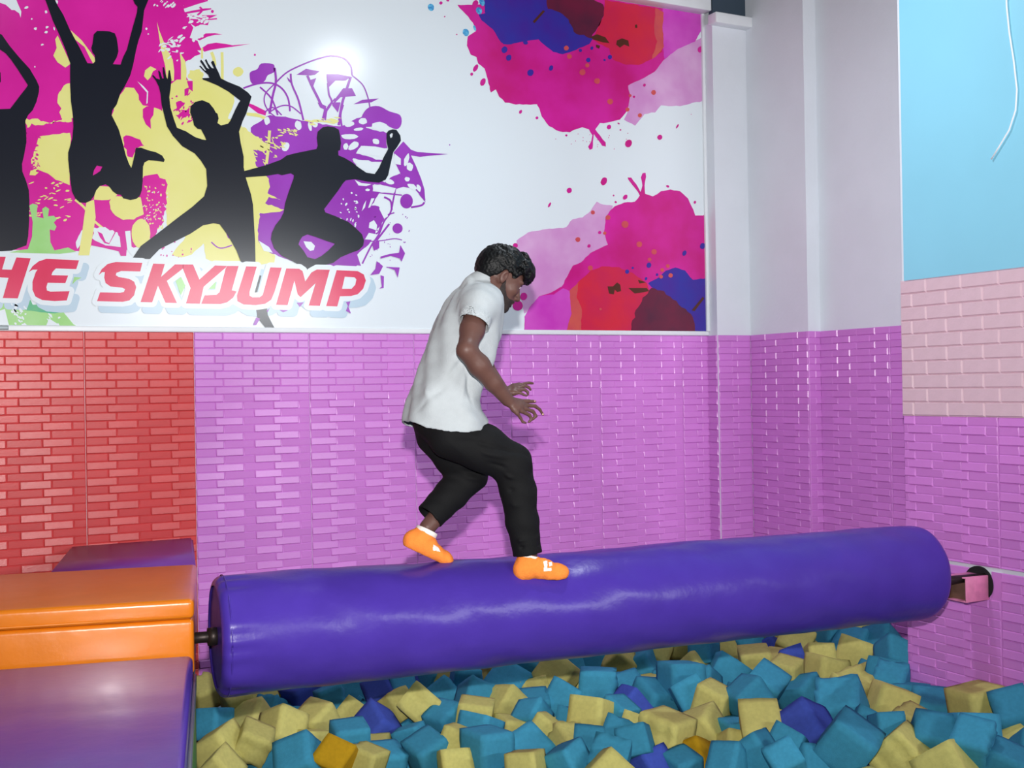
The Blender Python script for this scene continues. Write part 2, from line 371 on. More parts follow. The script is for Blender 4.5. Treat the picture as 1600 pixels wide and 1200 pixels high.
def rag(P, amp, seed, step_=6):
    r_ = random.Random(seed); out = []; n = len(P)
    for i in range(n):
        a = P[i]; b = P[(i+1) % n]; L = math.dist(a, b); k = max(1, int(L/step_)); nx, ny = (b[1]-a[1])/(L+1e-6), -(b[0]-a[0])/(L+1e-6)
        for j in range(k):
            t = j/k; d = r_.gauss(0, amp); out.append((a[0]+(b[0]-a[0])*t+nx*d, a[1]+(b[1]-a[1])*t+ny*d))
    return out
class Lay:
    """collects polygons (photo pixels) that are printed in one ink and lie on one level; pieces big enough to pick out become parts of their own"""
    def __init__(s): s.P = []
    def add(s, V, Fc, px):
        d = (len(s.P) % 13)*3e-5
        V = [(v[0], v[1]-d, v[2]) for v in V]
        xs = [p[0] for p in px]; ys = [p[1] for p in px]
        vis_ = max(xs) > -5 and max(ys) > -5
        s.P.append((V, Fc, min(max(xs)-min(xs), max(ys)-min(ys)) if vis_ else 0)); return s
    def poly(s, P, lay, holes=()):
        loops = [[Vector(mpt(x, y, lay)) for x, y in q] for q in [P]+list(holes)]
        flat = [v for l in loops for v in l]
        tri = tessellate_polygon([[Vector((v.x, v.z, 0)) for v in l] for l in loops])
        return s.add([tuple(v) for v in flat], [tuple(t) for t in tri], P)
    def ell(s, x, y, a, b, lay, rot=0, n=14, jag=0, rr=None):
        P = []
        for k in range(n):
            t = k*2*math.pi/n; q = 1+((rr or rnd).uniform(-jag, jag) if jag else 0)
            u, v = a*q*math.cos(t), b*q*math.sin(t); P.append((x+u*math.cos(rot)-v*math.sin(rot), y+u*math.sin(rot)+v*math.cos(rot)))
        return s.poly(P, lay)
    def stroke(s, P, w_, lay, taper=0):
        P = [np.array(p, float) for p in P]; Q = []
        n = len(P)
        for i in range(n-1):                                # smooth open curve
            p0, p1, p2, p3 = P[max(i-1, 0)], P[i], P[i+1], P[min(i+2, n-1)]
            for t in range(5):
                t = t/5; Q.append(.5*((2*p1)+(p2-p0)*t+(2*p0-5*p1+4*p2-p3)*t*t+(3*p1-p0-3*p2+p3)*t**3))
        Q.append(P[-1]); Lp = []; Rp = []
        for i, q in enumerate(Q):
            d = Q[min(i+1, len(Q)-1)]-Q[max(i-1, 0)]; d = d/(np.linalg.norm(d)+1e-9); nn = np.array([-d[1], d[0]])
            ww = w_/2*(1-taper*i/(len(Q)-1)); Lp.append(q+nn*ww); Rp.append(q-nn*ww)
        m_ = len(Q)
        return s.add([mpt(*p, lay) for p in Lp+Rp], [(i, i+1, m_+i+1, m_+i) for i in range(m_-1)], [tuple(q) for q in Q])
    def done(s, name, m, parent=None, small=None):
        def out(nm, V, Fc):
            o = mput(nm, V, Fc, IK[m], parent)
            bm = bmesh.new(); bm.from_mesh(o.data)
            for f in bm.faces:
                f.normal_update()
                if f.normal.y > 0: f.normal_flip()
            bm.to_mesh(o.data); bm.free(); return o
        SV, SF = [], []
        for V, Fc, sz in s.P:
            if sz >= 9: o = out(name, V, Fc)
            else: n = len(SV); SV += V; SF += [tuple(n+i for i in t) for t in Fc]
        if SV: tag(out(small or name+'_specks', SV, SF), kind='stuff')
        return s

# --- paint splash behind the figures: magenta
r1 = random.Random(3)
mg = Lay()
mg.poly(rag([(-330, -90), (322, -90), (330, -6), (322, 0), (286, 9), (288, 18), (296, 26), (297, 36), (304, 44), (297, 58), (308, 64), (312, 74), (318, 80), (291, 96), (290, 118), (300, 130), (262, 150), (255, 180), (250, 230), (262, 270), (262, 310), (250, 345), (235, 372), (215, 386), (196, 388), (190, 375), (150, 372), (140, 390), (100, 392), (40, 392), (-160, 388), (-250, 380), (-290, 340), (-270, 300), (-320, 250), (-300, 190), (-360, 140), (-340, 60), (-380, 20)], .9, 5, 7), 1)
for q in (((565, 55), (700, 12), (790, -4), (790, 10), (700, 36), (575, 78)), ((580, 108), (650, 92), (760, 72), (818, 70), (820, 80), (720, 100), (600, 120)), ((700, 335), (770, 285), (850, 283), (915, 293), (850, 298), (790, 312), (720, 345)),
          ((730, 415), (790, 375), (860, 364), (940, 374), (1000, 386), (1155, 374), (1000, 399), (900, 412), (820, 425), (760, 442)), ((640, 160), (720, 165), (800, 180), (790, 215), (740, 210), (700, 240), (640, 200)), ((740, 130), (870, 128), (800, 160), (740, 150))):
    mg.poly(cr('C', q), 1)
mg.stroke(cr('C', [(700, 130), (740, 90), (720, 60)]), 3, 1); mg.stroke(cr('C', [(640, 130), (760, 165), (868, 160)]), 2, 1)
mg.ell(*cr('C', [(828, 98)])[0], 2.2, 2.6, 1); mg.ell(*cr('C', [(1190, 468)])[0], 1.5, 1.8, 1)
mg.poly(cr('C', [(1110, 870), (1180, 895), (1290, 950), (1280, 985), (1215, 965), (1110, 885)]), 2)
mg.poly(rag(cr('B', [(1225, 515), (1290, 530), (1420, 545), (1420, 800), (1390, 900), (1340, 1000), (1290, 1060), (1250, 1000), (1240, 850), (1195, 700)]), 1.6, 9, 4), 3)
mg.poly(rag(cr('B', [(1050, 190), (1100, 180), (1190, 210), (1230, 265), (1150, 280), (1130, 360), (1090, 350), (1060, 270)]), 1, 8, 4), 3)
mg.done('paint_splash', 'mag')
# --- yellow
ye = Lay()
ye.poly(rag([(196, 136), (209, 138), (217, 148), (217, 156), (223, 165), (243, 168), (252, 172), (262, 150), (266, 132), (276, 124), (300, 126), (318, 125), (345, 132), (366, 145), (364, 165), (356, 185), (372, 192), (385, 205), (400, 216), (415, 232), (418, 262), (421, 290), (408, 300), (404, 320), (402, 345), (408, 372), (430, 400), (428, 412), (345, 414), (322, 404), (318, 380), (300, 398), (284, 402), (268, 398), (290, 370), (262, 360), (258, 300), (246, 272), (225, 275), (222, 280), (200, 270), (185, 262), (178, 230), (172, 190), (180, 160)], .5, 11, 6), 2)
ye.poly(rag(cr('B', [(330, 180), (600, 150), (610, 200), (585, 310), (595, 590), (540, 575), (450, 530), (410, 495), (340, 470), (300, 515), (250, 510), (270, 440), (270, 380), (300, 280)]), .6, 12, 5), 2)
ye.poly(cr('A', [(600, 370), (660, 500), (735, 665), (680, 705), (600, 650), (555, 580), (590, 500), (575, 410)]), 2)
ye.poly(cr('A', [(735, 315), (850, 420), (985, 600), (992, 640), (970, 662), (930, 590), (880, 490), (780, 410)]), 2)
ye.poly(rag(cr('A', [(725, 860), (665, 890), (605, 990), (600, 1070), (640, 1130), (620, 1170), (640, 1230), (760, 1230), (740, 1000)]), .5, 2, 4), 2)
ye.poly(rag(cr('B', [(222, 40), (300, 30), (420, 60), (520, 40), (550, 0), (610, 0), (612, 60), (560, 60), (460, 55), (400, 85), (300, 85), (230, 110)]), 1.2, 2, 4), 2)
ye.poly(cr('C', [(355, 185), (375, 260), (430, 400), (490, 510), (502, 600), (500, 690), (440, 690), (425, 560), (390, 420)]), 2)
ye.poly(cr('C', [(550, 445), (595, 520), (608, 600), (605, 700), (560, 690), (560, 540)]), 2)
ye.poly(cr('C', [(245, 650), (255, 600), (300, 565), (350, 590), (320, 610), (300, 660), (275, 685)]), 2)
ye.poly(cr('B', [(735, 745), (800, 720), (815, 870), (800, 960), (760, 1195), (668, 1195), (700, 1000), (715, 880)]), 4)
ye.poly(cr('B', [(800, 720), (810, 640), (850, 605), (930, 610), (1000, 680), (930, 722), (870, 725)]), 4)
ye.poly(rag(cr('B', [(930, 740), (960, 690), (1100, 700), (1200, 700), (1222, 840), (1140, 890), (1050, 890), (980, 860), (940, 800)]), .5, 4, 5), 4)
ye.ell(*cr('B', [(1200, 1010)])[0], 15, 23, 4, 0, 22, .03)
ye.stroke(cr('B', [(640, 720), (720, 790), (800, 900), (1000, 1060), (1130, 1170)]), 3.6, 4)
ye.ell(*cr('C', [(1047, 612)])[0], 8.2, 7.6, 2, 0, 18, .05); ye.stroke(cr('C', [(910, 445), (912, 560), (912, 680)]), 4.5, 2); ye.stroke(cr('C', [(820, 445), (840, 500), (850, 560)]), 5, 2); ye.stroke(cr('C', [(740, 410), (740, 500)]), 3, 2); ye.ell(*cr('C', [(690, 640)])[0], 12, 9, 2, 0, 16, .2)
ye.poly(cr('C', [(1120, 960), (1200, 965), (1290, 1000), (1300, 1035), (1230, 1000), (1120, 985)]), 4)
for k in range(46):
    x, y = r1.uniform(45, 110), r1.uniform(285, 345); ye.ell(x, y, r1.uniform(1, 5), r1.uniform(.6, 1.6), 3, r1.uniform(-.6, .3), 7, .3)
for k in range(60):
    x, y = r1.uniform(225, 258), r1.uniform(285, 360); ye.ell(x, y, r1.uniform(.5, 1.8), r1.uniform(.6, 2.2), 4, r1.uniform(-.6, .3), 7, .3)
ye.done('paint_splash', 'yel')
# magenta specks on the yellow
m2 = Lay()
for k in range(30):
    m2.ell(r1.gauss(288, 10), r1.gauss(172, 12), r1.uniform(1, 5), r1.uniform(.8, 2), 3, r1.uniform(-1.2, -.2), 8, .3)
m2.poly(cr('C', [(235, 930), (270, 905), (330, 915), (325, 980), (300, 1020), (305, 1100), (260, 1060), (235, 1000)]), 3); m2.poly(cr('C', [(610, 690), (660, 690), (660, 780), (630, 760)]), 3); m2.poly(cr('C', [(590, 760), (630, 745), (620, 810), (590, 820)]), 3)
m2.poly(rag(cr('C', [(520, 880), (560, 860), (600, 880), (560, 930), (520, 950)]), 1, 1, 3), 3); m2.poly(rag(cr('C', [(520, 990), (580, 940), (640, 920), (630, 990), (550, 1015)]), 1, 2, 3), 3)
m2.poly(cr('C', [(375, 880), (400, 890), (400, 950), (380, 930)]), 3)
for k in range(70):
    m2.ell(r1.uniform(40, 62), r1.uniform(200, 268), r1.uniform(.8, 4), r1.uniform(.6, 2), 3, r1.uniform(-.8, .8), 7, .3)
for k in range(24): m2.ell(r1.uniform(215, 300), r1.uniform(375, 402), r1.uniform(.5, 1.6), r1.uniform(.8, 2.4), 3, 0, 7, .3)
m2.poly(rag(cr('B', [(300, 100), (420, 75), (600, 65), (590, 120), (500, 130), (380, 150), (300, 180), (240, 210), (225, 150)]), 1.2, 6, 4), 3)
for q in (((790, 1060), (900, 1110), (1080, 1130), (1075, 1200), (1030, 1200), (1010, 1160), (880, 1130), (780, 1110)), ((830, 990), (870, 1010), (900, 1080), (930, 1090), (980, 990), (985, 1000), (930, 1100), (890, 1090), (850, 1040))): m2.poly(cr('B', q), 5)
m2.poly(cr('B', [(980, 960), (1060, 960), (1075, 1060), (1085, 1150), (1030, 1130), (1020, 1040)]), 5)
m2.done('paint_speckles', 'mag')
# --- purple, right of the figures
pu = Lay()
pu.poly(rag(cr('D', [(60, 600), (110, 560), (210, 500), (330, 515), (480, 545), (620, 570), (760, 590), (860, 545), (940, 500), (960, 600), (1120, 640), (1125, 760), (920, 740), (880, 800), (1090, 850), (1080, 870), (850, 840), (900, 930), (1010, 1000), (1100, 1020), (1230, 950), (1200, 1060), (1020, 1040), (1010, 1100), (1060, 1110), (1000, 1200), (1060, 1210), (1110, 1300), (1040, 1400), (1000, 1490), (890, 1590), (920, 1680), (700, 1690), (400, 1650), (200, 1570), (110, 1480), (125, 1300), (160, 1170), (190, 1060), (200, 1000), (100, 900), (90, 800), (60, 700)]), .7, 21, 5), 3)
pu.poly(crom(cr('D', [(930, 500), (980, 440), (1060, 430), (1140, 470), (1225, 500), (1235, 570), (1200, 610), (1140, 590), (1100, 565), (1000, 590), (920, 580)]), 3), 4)
pu.poly(cr('D', [(1250, 705), (1310, 770), (1360, 788), (1600, 805), (1460, 817), (1380, 826), (1310, 815), (1350, 900), (1390, 1000), (1415, 1080), (1422, 1180), (1380, 1130), (1350, 1080), (1250, 1060), (1200, 1075), (1150, 1060), (1230, 960), (1190, 880), (1175, 790), (1210, 750)]), 4)
pu.poly(crom(cr('D', [(50, 190), (60, 160), (110, 140), (140, 97), (230, 100), (245, 130), (240, 165), (190, 190), (160, 240), (70, 255)]), 3), 3)
for q in (((415, 185), (490, 138), (595, 158), (560, 185), (520, 190)), ((650, 180), (740, 180), (840, 200), (800, 230), (720, 230), (660, 290)), ((780, 290), (850, 290), (880, 350), (760, 360), (690, 430), (720, 370)), ((510, 230), (570, 210), (545, 280)), ((860, 415), (930, 380), (1060, 370), (1000, 400)), ((340, 200), (370, 230), (380, 260), (350, 230)), ((580, 400), (650, 430), (640, 460), (600, 440)), ((690, 400), (760, 400), (740, 480), (700, 430))):
    pu.poly(cr('D', q), 3)
for q, w_ in (([(260, 240), (350, 160), (500, 90), (620, 50), (700, 38), (790, 60), (840, 120), (850, 190)], 2.4), ([(850, 190), (930, 260), (970, 350), (990, 440)], 2), ([(0, 290), (110, 255), (220, 250), (300, 290), (350, 370), (365, 470)], 2.8), ([(240, 260), (175, 330), (165, 400), (200, 470), (260, 520)], 2),
              ([(245, 130), (255, 240), (230, 350), (205, 490)], 3.6), ([(130, 280), (220, 370), (270, 500)], 2.6), ([(370, 175), (380, 260), (430, 380), (470, 540)], 3), ([(500, 190), (540, 280), (580, 360), (610, 420), (640, 450), (620, 540)], 4), ([(840, 200), (800, 320), (770, 420), (745, 580)], 4),
              ([(660, 250), (670, 340), (690, 400), (640, 480)], 2.8), ([(200, 480), (290, 430), (370, 430), (450, 490)], 2), ([(720, 370), (660, 440), (640, 540)], 2.4), ([(780, 420), (760, 500), (770, 590)], 3), ([(165, 480), (230, 440), (300, 500)], 2)):
    pu.stroke(cr('D', q), w_, 3)
for q, w_ in (([(1190, 70), (1170, 170), (1150, 260), (1100, 330), (1060, 430), (1000, 520), (930, 660)], 2.6), ([(940, 490), (1080, 480), (1180, 465), (1240, 475)], 1.6), ([(1060, 300), (1180, 262)], 2), ([(1100, 140), (1150, 170), (1160, 240)], 3), ([(1010, 100), (1240, 125)], 2.2), ([(1310, 220), (1390, 205), (1415, 180)], 3), ([(1330, 60), (1420, 160)], 2), ([(1040, 480), (1140, 350)], 3), ([(960, 440), (1050, 420), (1080, 330)], 2.4), ([(980, 380), (1050, 400)], 2)):
    pu.stroke(cr('E', q), w_, 3)
for q in (((1225, 515), (1262, 580), (1235, 645), (1220, 620), (1150, 600), (1070, 622), (1070, 605), (1140, 585), (1215, 575)), ((1110, 685), (1220, 690), (1205, 770), (1180, 710)), ((1040, 640), (1090, 680), (1060, 740), (990, 750), (1030, 700)), ((1070, 750), (1097, 760), (1095, 850), (1060, 855), (1080, 840)), ((800, 960), (835, 955), (820, 1000), (840, 1050), (800, 1030), (815, 990)), ((1000, 500), (1060, 480), (1060, 540), (1020, 560)), ((280, 1022), (350, 1025), (310, 1040)), ((415, 965), (472, 962), (440, 1000)), ((100, 1080), (130, 1090), (100, 1140), (75, 1140)), ((180, 1030), (205, 1005), (190, 1040))):
    pu.poly(cr('E', q), 12)
pu.ell(*cr('E', [(1275, 172)])[0], 10, 11.5, 3, 0, 20); pu.ell(*cr('E', [(1205, 385)])[0], 8, 8, 3, 0, 18)
pu.stroke(cr('J', [(400, 1010), (430, 1035), (460, 1038), (500, 1025)]), 2, 3); pu.ell(*cr('J', [(1546, 543)])[0], 1, 1, 3); pu.poly(cr('J', [(465, 950), (500, 1000), (480, 990)]), 3)
for k in range(34):
    a_ = r1.uniform(0, 6.28); pu.ell(r1.uniform(575, 640), r1.uniform(330, 420), r1.uniform(.5, 1.6), r1.uniform(.4, 1), 3, a_, 7, .3)
pu.done('paint_splash', 'pur')
# white gaps in the splashes
wh = Lay()
for (x, y, a, b, t) in ((935, 548, 33, 25, 0), (1062, 590, 62, 34, .1), (832, 668, 70, 20, 0), (860, 740, 45, 28, -.6), (1035, 705, 28, 22, .3), (800, 745, 20, 26, 0), (830, 570, 40, 22, -.2), (900, 610, 38, 12, -.1), (1275, 850, 18, 50, .3), (1300, 905, 26, 32, 0), (1145, 1022, 36, 20, .2), (1280, 1000, 20, 18, 0), (970, 1084, 18, 10, 0), (330, 745, 30, 36, .3), (430, 580, 26, 40, -.3), (520, 590, 14, 36, -.2), (560, 575, 22, 22, 0), (185, 545, 22, 30, 0), (1320, 1060, 40, 20, .5), (1370, 1070, 16, 30, -.3)):
    wh.ell(*cr('D', [(x, y)])[0], a/5, b/5, 5, t, 12, .12, r1)
for q in (((920, 740), (1030, 745), (1125, 765), (1090, 830), (1000, 815), (880, 800)), ((850, 845), (960, 870), (1060, 880), (1030, 945), (960, 940), (900, 900)), ((1180, 800), (1230, 840), (1230, 890), (1180, 880)), ((1150, 900), (1200, 930), (1150, 970), (1130, 980))): wh.poly(cr('D', q), 5)
for q in (((870, 5), (920, 30), (1000, 40), (960, 55), (900, 50)), ((1010, 45), (1100, 70), (1190, 70), (1180, 105), (1080, 105), (1015, 90)), ((1210, 75), (1290, 95), (1320, 80), (1290, 110), (1220, 110)), ((470, 485), (530, 490), (560, 520), (550, 555), (520, 560), (490, 530)), ((120, 480), (200, 530), (230, 575), (160, 560)), ((1060, 230), (1110, 200), (1130, 290), (1100, 310)), ((985, 340), (1020, 320), (1045, 360), (1040, 400), (980, 380)), ((950, 470), (980, 420), (1040, 430), (1020, 475)), ((1000, 150), (1025, 150), (990, 220), (975, 225)), ((940, 200), (960, 165), (950, 220), (925, 250))): wh.poly(cr('E', q), 5)
for k in range(26): wh.ell(*cr('E', [(r1.uniform(740, 900), r1.uniform(100, 380))])[0], r1.uniform(.8, 3.2), r1.uniform(.8, 2), 5, r1.uniform(-1.6, 0), 7, .3)
for k in range(34): wh.ell(*cr('C', [(r1.gauss(500, 60), r1.gauss(380, 40))])[0], r1.uniform(1, 6), r1.uniform(.6, 2.2), 3, r1.uniform(-1.2, .6), 7, .35)
for k in range(22): wh.ell(*cr('C', [(r1.gauss(690, 60), r1.gauss(220, 60))])[0], r1.uniform(2, 6), r1.uniform(1, 2.6), 3, r1.uniform(-.6, 0), 7, .35)
for k in range(16): wh.ell(*cr('C', [(r1.gauss(450, 40), r1.uniform(0, 60))])[0], r1.uniform(1, 4), r1.uniform(.7, 2), 3, -.8, 7, .35)
for (x, y, a, b) in ((480, 125, 14, 16), (370, 300, 16, 14), (330, 198, 8, 8), (275, 78, 22, 12), (490, 285, 16, 12), (480, 335, 18, 12), (440, 465, 15, 10), (362, 695, 8, 8), (590, 20, 14, 22), (565, 300, 8, 18), (1525, 300, 14, 12), (1545, 355, 8, 6)): wh.ell(x/6.667, y/6.667, a/6.667, b/6.667, 2, -.3, 8, .25, r1)
wh.poly(cr('A', [(-30, 20), (60, 50), (120, 105), (150, 105), (200, 140), (215, 185), (222, 120), (190, 50), (170, 0), (140, -20), (-30, -20)]), 2)
wh.poly(rag(cr('C', [(600, 525), (700, 495), (800, 490), (830, 540), (760, 640), (640, 680), (605, 640)]), .8, 3, 4), 2); wh.poly(cr('C', [(700, 430), (1100, 430), (1100, 640), (900, 640), (820, 500), (740, 470)]), 1)
wh.poly(cr('C', [(190, 695), (240, 735), (280, 780), (275, 880), (265, 885), (270, 790), (230, 745)]), 3); wh.poly(cr('C', [(1010, 890), (1060, 865), (990, 980), (970, 990)]), 3)
for k in range(22): wh.ell(r1.uniform(222, 262), r1.uniform(300, 350), r1.uniform(.5, 2), r1.uniform(.4, 1), 5, -.6, 7, .3)
wh.poly(rag(cr('B', [(800, 960), (850, 950), (960, 980), (1000, 1000), (1040, 1110), (960, 1110), (850, 1080), (790, 1050)]), 1, 6, 4), 4)
wh.poly(rag(cr('B', [(680, 1010), (720, 950), (715, 1020), (690, 1090), (660, 1140), (640, 1110)]), 1, 7, 4), 3)
wh.poly(cr('B', [(1065, 990), (1110, 985), (1120, 1120), (1170, 1150), (1130, 1200), (1085, 1150)]), 6)
wh.done('paint_gaps', 'white')
# yellow brush marks over the purple
y2 = Lay()
for k in range(46): y2.ell(*cr('D', [(r1.uniform(60, 350), r1.gauss(760, 55))])[0], r1.uniform(1.5, 7), r1.uniform(.5, 1.5), 6, r1.gauss(.45, .3), 8, .3)
for k in range(24): y2.ell(*cr('D', [(r1.uniform(270, 420), r1.uniform(600, 660))])[0], r1.uniform(1.5, 4), r1.uniform(.6, 1.3), 6, .35, 7, .3)
for k in range(22): y2.ell(*cr('D', [(r1.uniform(480, 740), r1.gauss(545, 10))])[0], r1.uniform(2, 6), r1.uniform(.8, 1.8), 6, .2, 8, .3)
y2.poly(rag(cr('D', [(0, 590), (60, 640), (150, 700), (200, 760), (150, 790), (80, 760), (90, 850), (100, 900), (60, 915), (0, 920)]), .8, 3, 4), 6)
y2.stroke(cr('D', [(205, 620), (195, 760), (180, 880)]), 4.5, 6); y2.poly(rag(cr('D', [(0, 985), (190, 990), (205, 1060), (190, 1110), (300, 1160), (200, 1140), (170, 1190), (320, 1240), (250, 1260), (130, 1265), (110, 1400), (120, 1500), (140, 1560), (240, 1640), (180, 1660), (100, 1660), (80, 1400)]), .6, 31, 5), 4)
y2.done('paint_brush_marks', 'yel')
gr = Lay()
gr.poly(cr('F', [(205, 420), (235, 330), (240, 220), (215, 100), (240, 86), (275, 95), (268, 180), (320, 195), (310, 125), (335, 108), (360, 125), (352, 180), (395, 175), (418, 200), (395, 225), (415, 255), (400, 285), (365, 275), (370, 370), (400, 430), (500, 408), (560, 440), (440, 455), (70, 445), (130, 430)]), 6)
gr.poly(rag(cr('F', [(-220, 830), (60, 820), (190, 740), (240, 830), (440, 850), (500, 920), (560, 1000), (50, 1000), (-220, 990)]), .6, 4, 6), 7)
gr.poly(cr('F', [(545, 625), (600, 630), (560, 650), (530, 680)]), 12)
gr.done('paint_splash', 'grn')
te = Lay(); te.poly(rag(cr('F', [(150, 790), (190, 735), (240, 830), (440, 848), (470, 885), (330, 890), (200, 870), (60, 850)]), .5, 4, 6), 8); te.done('paint_splash', 'teal')
w2 = Lay()
for k in range(26): w2.ell(*cr('F', [(r1.gauss(140, 30), r1.gauss(900, 40))])[0], r1.uniform(1, 5), r1.uniform(.8, 2.4), 9, r1.uniform(.4, 1.2), 8, .35)
for k in range(12): w2.ell(*cr('F', [(r1.gauss(370, 30), r1.gauss(960, 22))])[0], r1.uniform(1, 5), r1.uniform(.8, 2.4), 9, r1.uniform(.4, 1.0), 8, .35)
w2.poly(cr('F', [(360, 930), (440, 990), (340, 992)]), 9); w2.poly(cr('F', [(-20, 880), (35, 860), (65, 990), (-20, 990)]), 9); w2.done('paint_gaps', 'white')
# --- the four black figures
F1 = cr('A', [(-90, 250), (0, 355), (20, 365), (100, 480), (200, 600), (310, 720), (380, 840), (408, 905), (405, 960), (380, 1060), (340, 1150)])+cr('B', [(240, 0), (215, 50), (222, 130), (225, 230), (205, 340), (187, 420), (190, 480), (225, 570), (245, 640), (250, 730), (248, 900), (240, 1030), (225, 1110), (100, 1155), (0, 1160), (-300, 1160), (-330, 700), (-280, 300), (-300, 0)])+cr('A', [(-420, 900), (-360, 780), (-140, 800), (-130, 700), (-60, 690), (5, 760), (8, 850), (-20, 900), (-30, 1140)])
F1 += cr('A', [(105, 1135), (200, 1010), (270, 920), (290, 890), (180, 720), (110, 620), (60, 560), (0, 520), (-120, 440)])
Lay().poly(F1, 10).done('jumping_figure', 'black')
F2 = cr('A', [(470, 0), (500, 80), (550, 220), (620, 370), (690, 540), (730, 660), (728, 760), (730, 900), (738, 1060)])+cr('B', [(620, 0), (624, 100), (615, 200), (580, 320), (580, 380), (597, 540), (612, 650), (640, 710), (680, 745), (730, 748), (770, 730), (800, 690), (820, 640), (850, 605), (900, 590), (930, 610), (960, 650), (990, 672), (1030, 680), (1050, 710), (1110, 724), (1160, 715), (1190, 690), (1208, 640), (1215, 560), (1218, 440), (1230, 405), (1265, 385), (1330, 390), (1395, 400), (1402, 380), (1380, 345), (1330, 318), (1260, 300), (1200, 278), (1155, 280), (1148, 330), (1130, 410), (1118, 450), (1100, 420), (1070, 340), (1040, 220), (1010, 120), (950, 0)])
F2 += cr('A', [(1170, 1150), (1215, 1090), (1250, 980), (1300, 900), (1355, 790), (1385, 680), (1415, 530), (1440, 430), (1475, 330), (1490, 200), (1500, 110), (1545, 0), (1550, -60), (1500, -130), (1420, -120), (1390, -50), (1385, 0), (1400, 40), (1430, 75), (1425, 130), (1380, 290), (1345, 420), (1320, 520), (1280, 600), (1255, 675), (1175, 670), (1215, 600), (1232, 540), (1228, 490), (1215, 400), (1195, 350), (1140, 330), (1080, 325), (1010, 325), (975, 360), (962, 460), (950, 500), (960, 545), (985, 580), (990, 640), (970, 665), (910, 660), (880, 600), (840, 520), (775, 400), (730, 320), (660, 160), (600, 60), (570, 0), (540, -80), (500, -130), (450, -100)])
Lay().poly(F2, 10, [cr('B', [(790, 515), (800, 470), (825, 430), (872, 440), (855, 475), (820, 500)])]).done('jumping_figure', 'black')
F3 = cr('C', [(345, 690), (370, 740), (385, 800), (395, 900), (415, 980), (440, 1080)])+cr('J', [(215, 500), (260, 550), (320, 585), (350, 620), (375, 660), (380, 740), (365, 790), (310, 840), (230, 900), (140, 970), (60, 1030), (20, 1090), (105, 1092), (150, 1045), (230, 1005), (300, 970), (360, 930), (410, 920), (440, 925), (480, 980), (520, 1050), (545, 1115), (612, 1115), (610, 1010), (600, 830), (590, 780), (565, 700), (555, 650), (555, 600), (540, 530), (533, 480)])
F3 += cr('C', [(1084, 1035), (1115, 970), (1150, 860), (1160, 825), (1130, 790), (1060, 740), (960, 700), (900, 670), (880, 620), (855, 570), (840, 525), (825, 520), (815, 535), (840, 585), (820, 580), (790, 540), (775, 505), (762, 515), (785, 560), (800, 590), (780, 580), (745, 525), (730, 510), (722, 525), (755, 575), (775, 605), (760, 600), (725, 560), (715, 565), (745, 600), (790, 640), (800, 665), (740, 668), (745, 680), (800, 700), (870, 730), (960, 780), (1065, 860), (1050, 880), (1020, 940), (980, 1030), (960, 1055), (900, 1070), (870, 1050), (880, 1010), (870, 970), (855, 960), (840, 930), (800, 880), (740, 855), (680, 870), (640, 910), (637, 960), (660, 1020), (670, 1070), (700, 1100), (730, 1105), (760, 1160), (775, 1195), (740, 1190), (680, 1170), (600, 1120), (525, 1090), (500, 1020), (470, 920), (460, 830), (470, 760), (478, 680), (465, 600), (455, 600), (450, 640), (445, 675), (435, 660), (415, 575), (403, 575), (405, 620), (412, 670), (400, 670), (385, 620), (370, 600), (365, 610), (380, 680), (350, 670), (322, 640), (313, 648)])
Lay().poly(F3, 10).poly(cr('E', [(98, 1010), (185, 1010), (190, 1060), (215, 1110), (242, 1190), (170, 1190), (108, 1080)]), 10).done('jumping_figure', 'black')
F4 = cr('D', [(-10, 942), (90, 915), (180, 890), (290, 850), (340, 815), (420, 795), (570, 765), (580, 740), (573, 680), (580, 630), (620, 595), (660, 588), (710, 595), (745, 615), (755, 660), (762, 720), (755, 775), (740, 780), (742, 815), (790, 835), (850, 870), (900, 910), (960, 950), (1025, 960), (1060, 910), (1095, 830), (1130, 765), (1118, 710), (1118, 640), (1135, 620), (1165, 612), (1195, 615), (1225, 660), (1230, 700), (1200, 750), (1170, 790), (1150, 880), (1130, 970), (1110, 1005), (1060, 1028), (970, 1020), (870, 1000), (800, 1010), (780, 1030), (740, 1090)])+cr('E', [(630, 235), (640, 260), (720, 290), (820, 335), (880, 385), (925, 430), (942, 480), (935, 520), (900, 555), (830, 580), (760, 610), (700, 655), (600, 680), (540, 720), (510, 720), (470, 690), (430, 670), (390, 645), (300, 600), (240, 540), (215, 470), (222, 420), (250, 360), (290, 310), (315, 260), (325, 190), (350, 110), (390, 0), (395, -30), (370, -45), (300, -30), (270, -40), (180, -25), (-5, -12)])
Lay().poly(F4, 10.5, [cr('E', [(440, 480), (460, 450), (500, 432), (560, 450), (640, 480), (715, 505), (660, 560), (610, 600), (560, 625), (500, 610), (470, 560), (430, 510)]), cr('D', [(1142, 655), (1155, 642), (1168, 645), (1162, 672), (1148, 680)])]).done('jumping_figure', 'black')
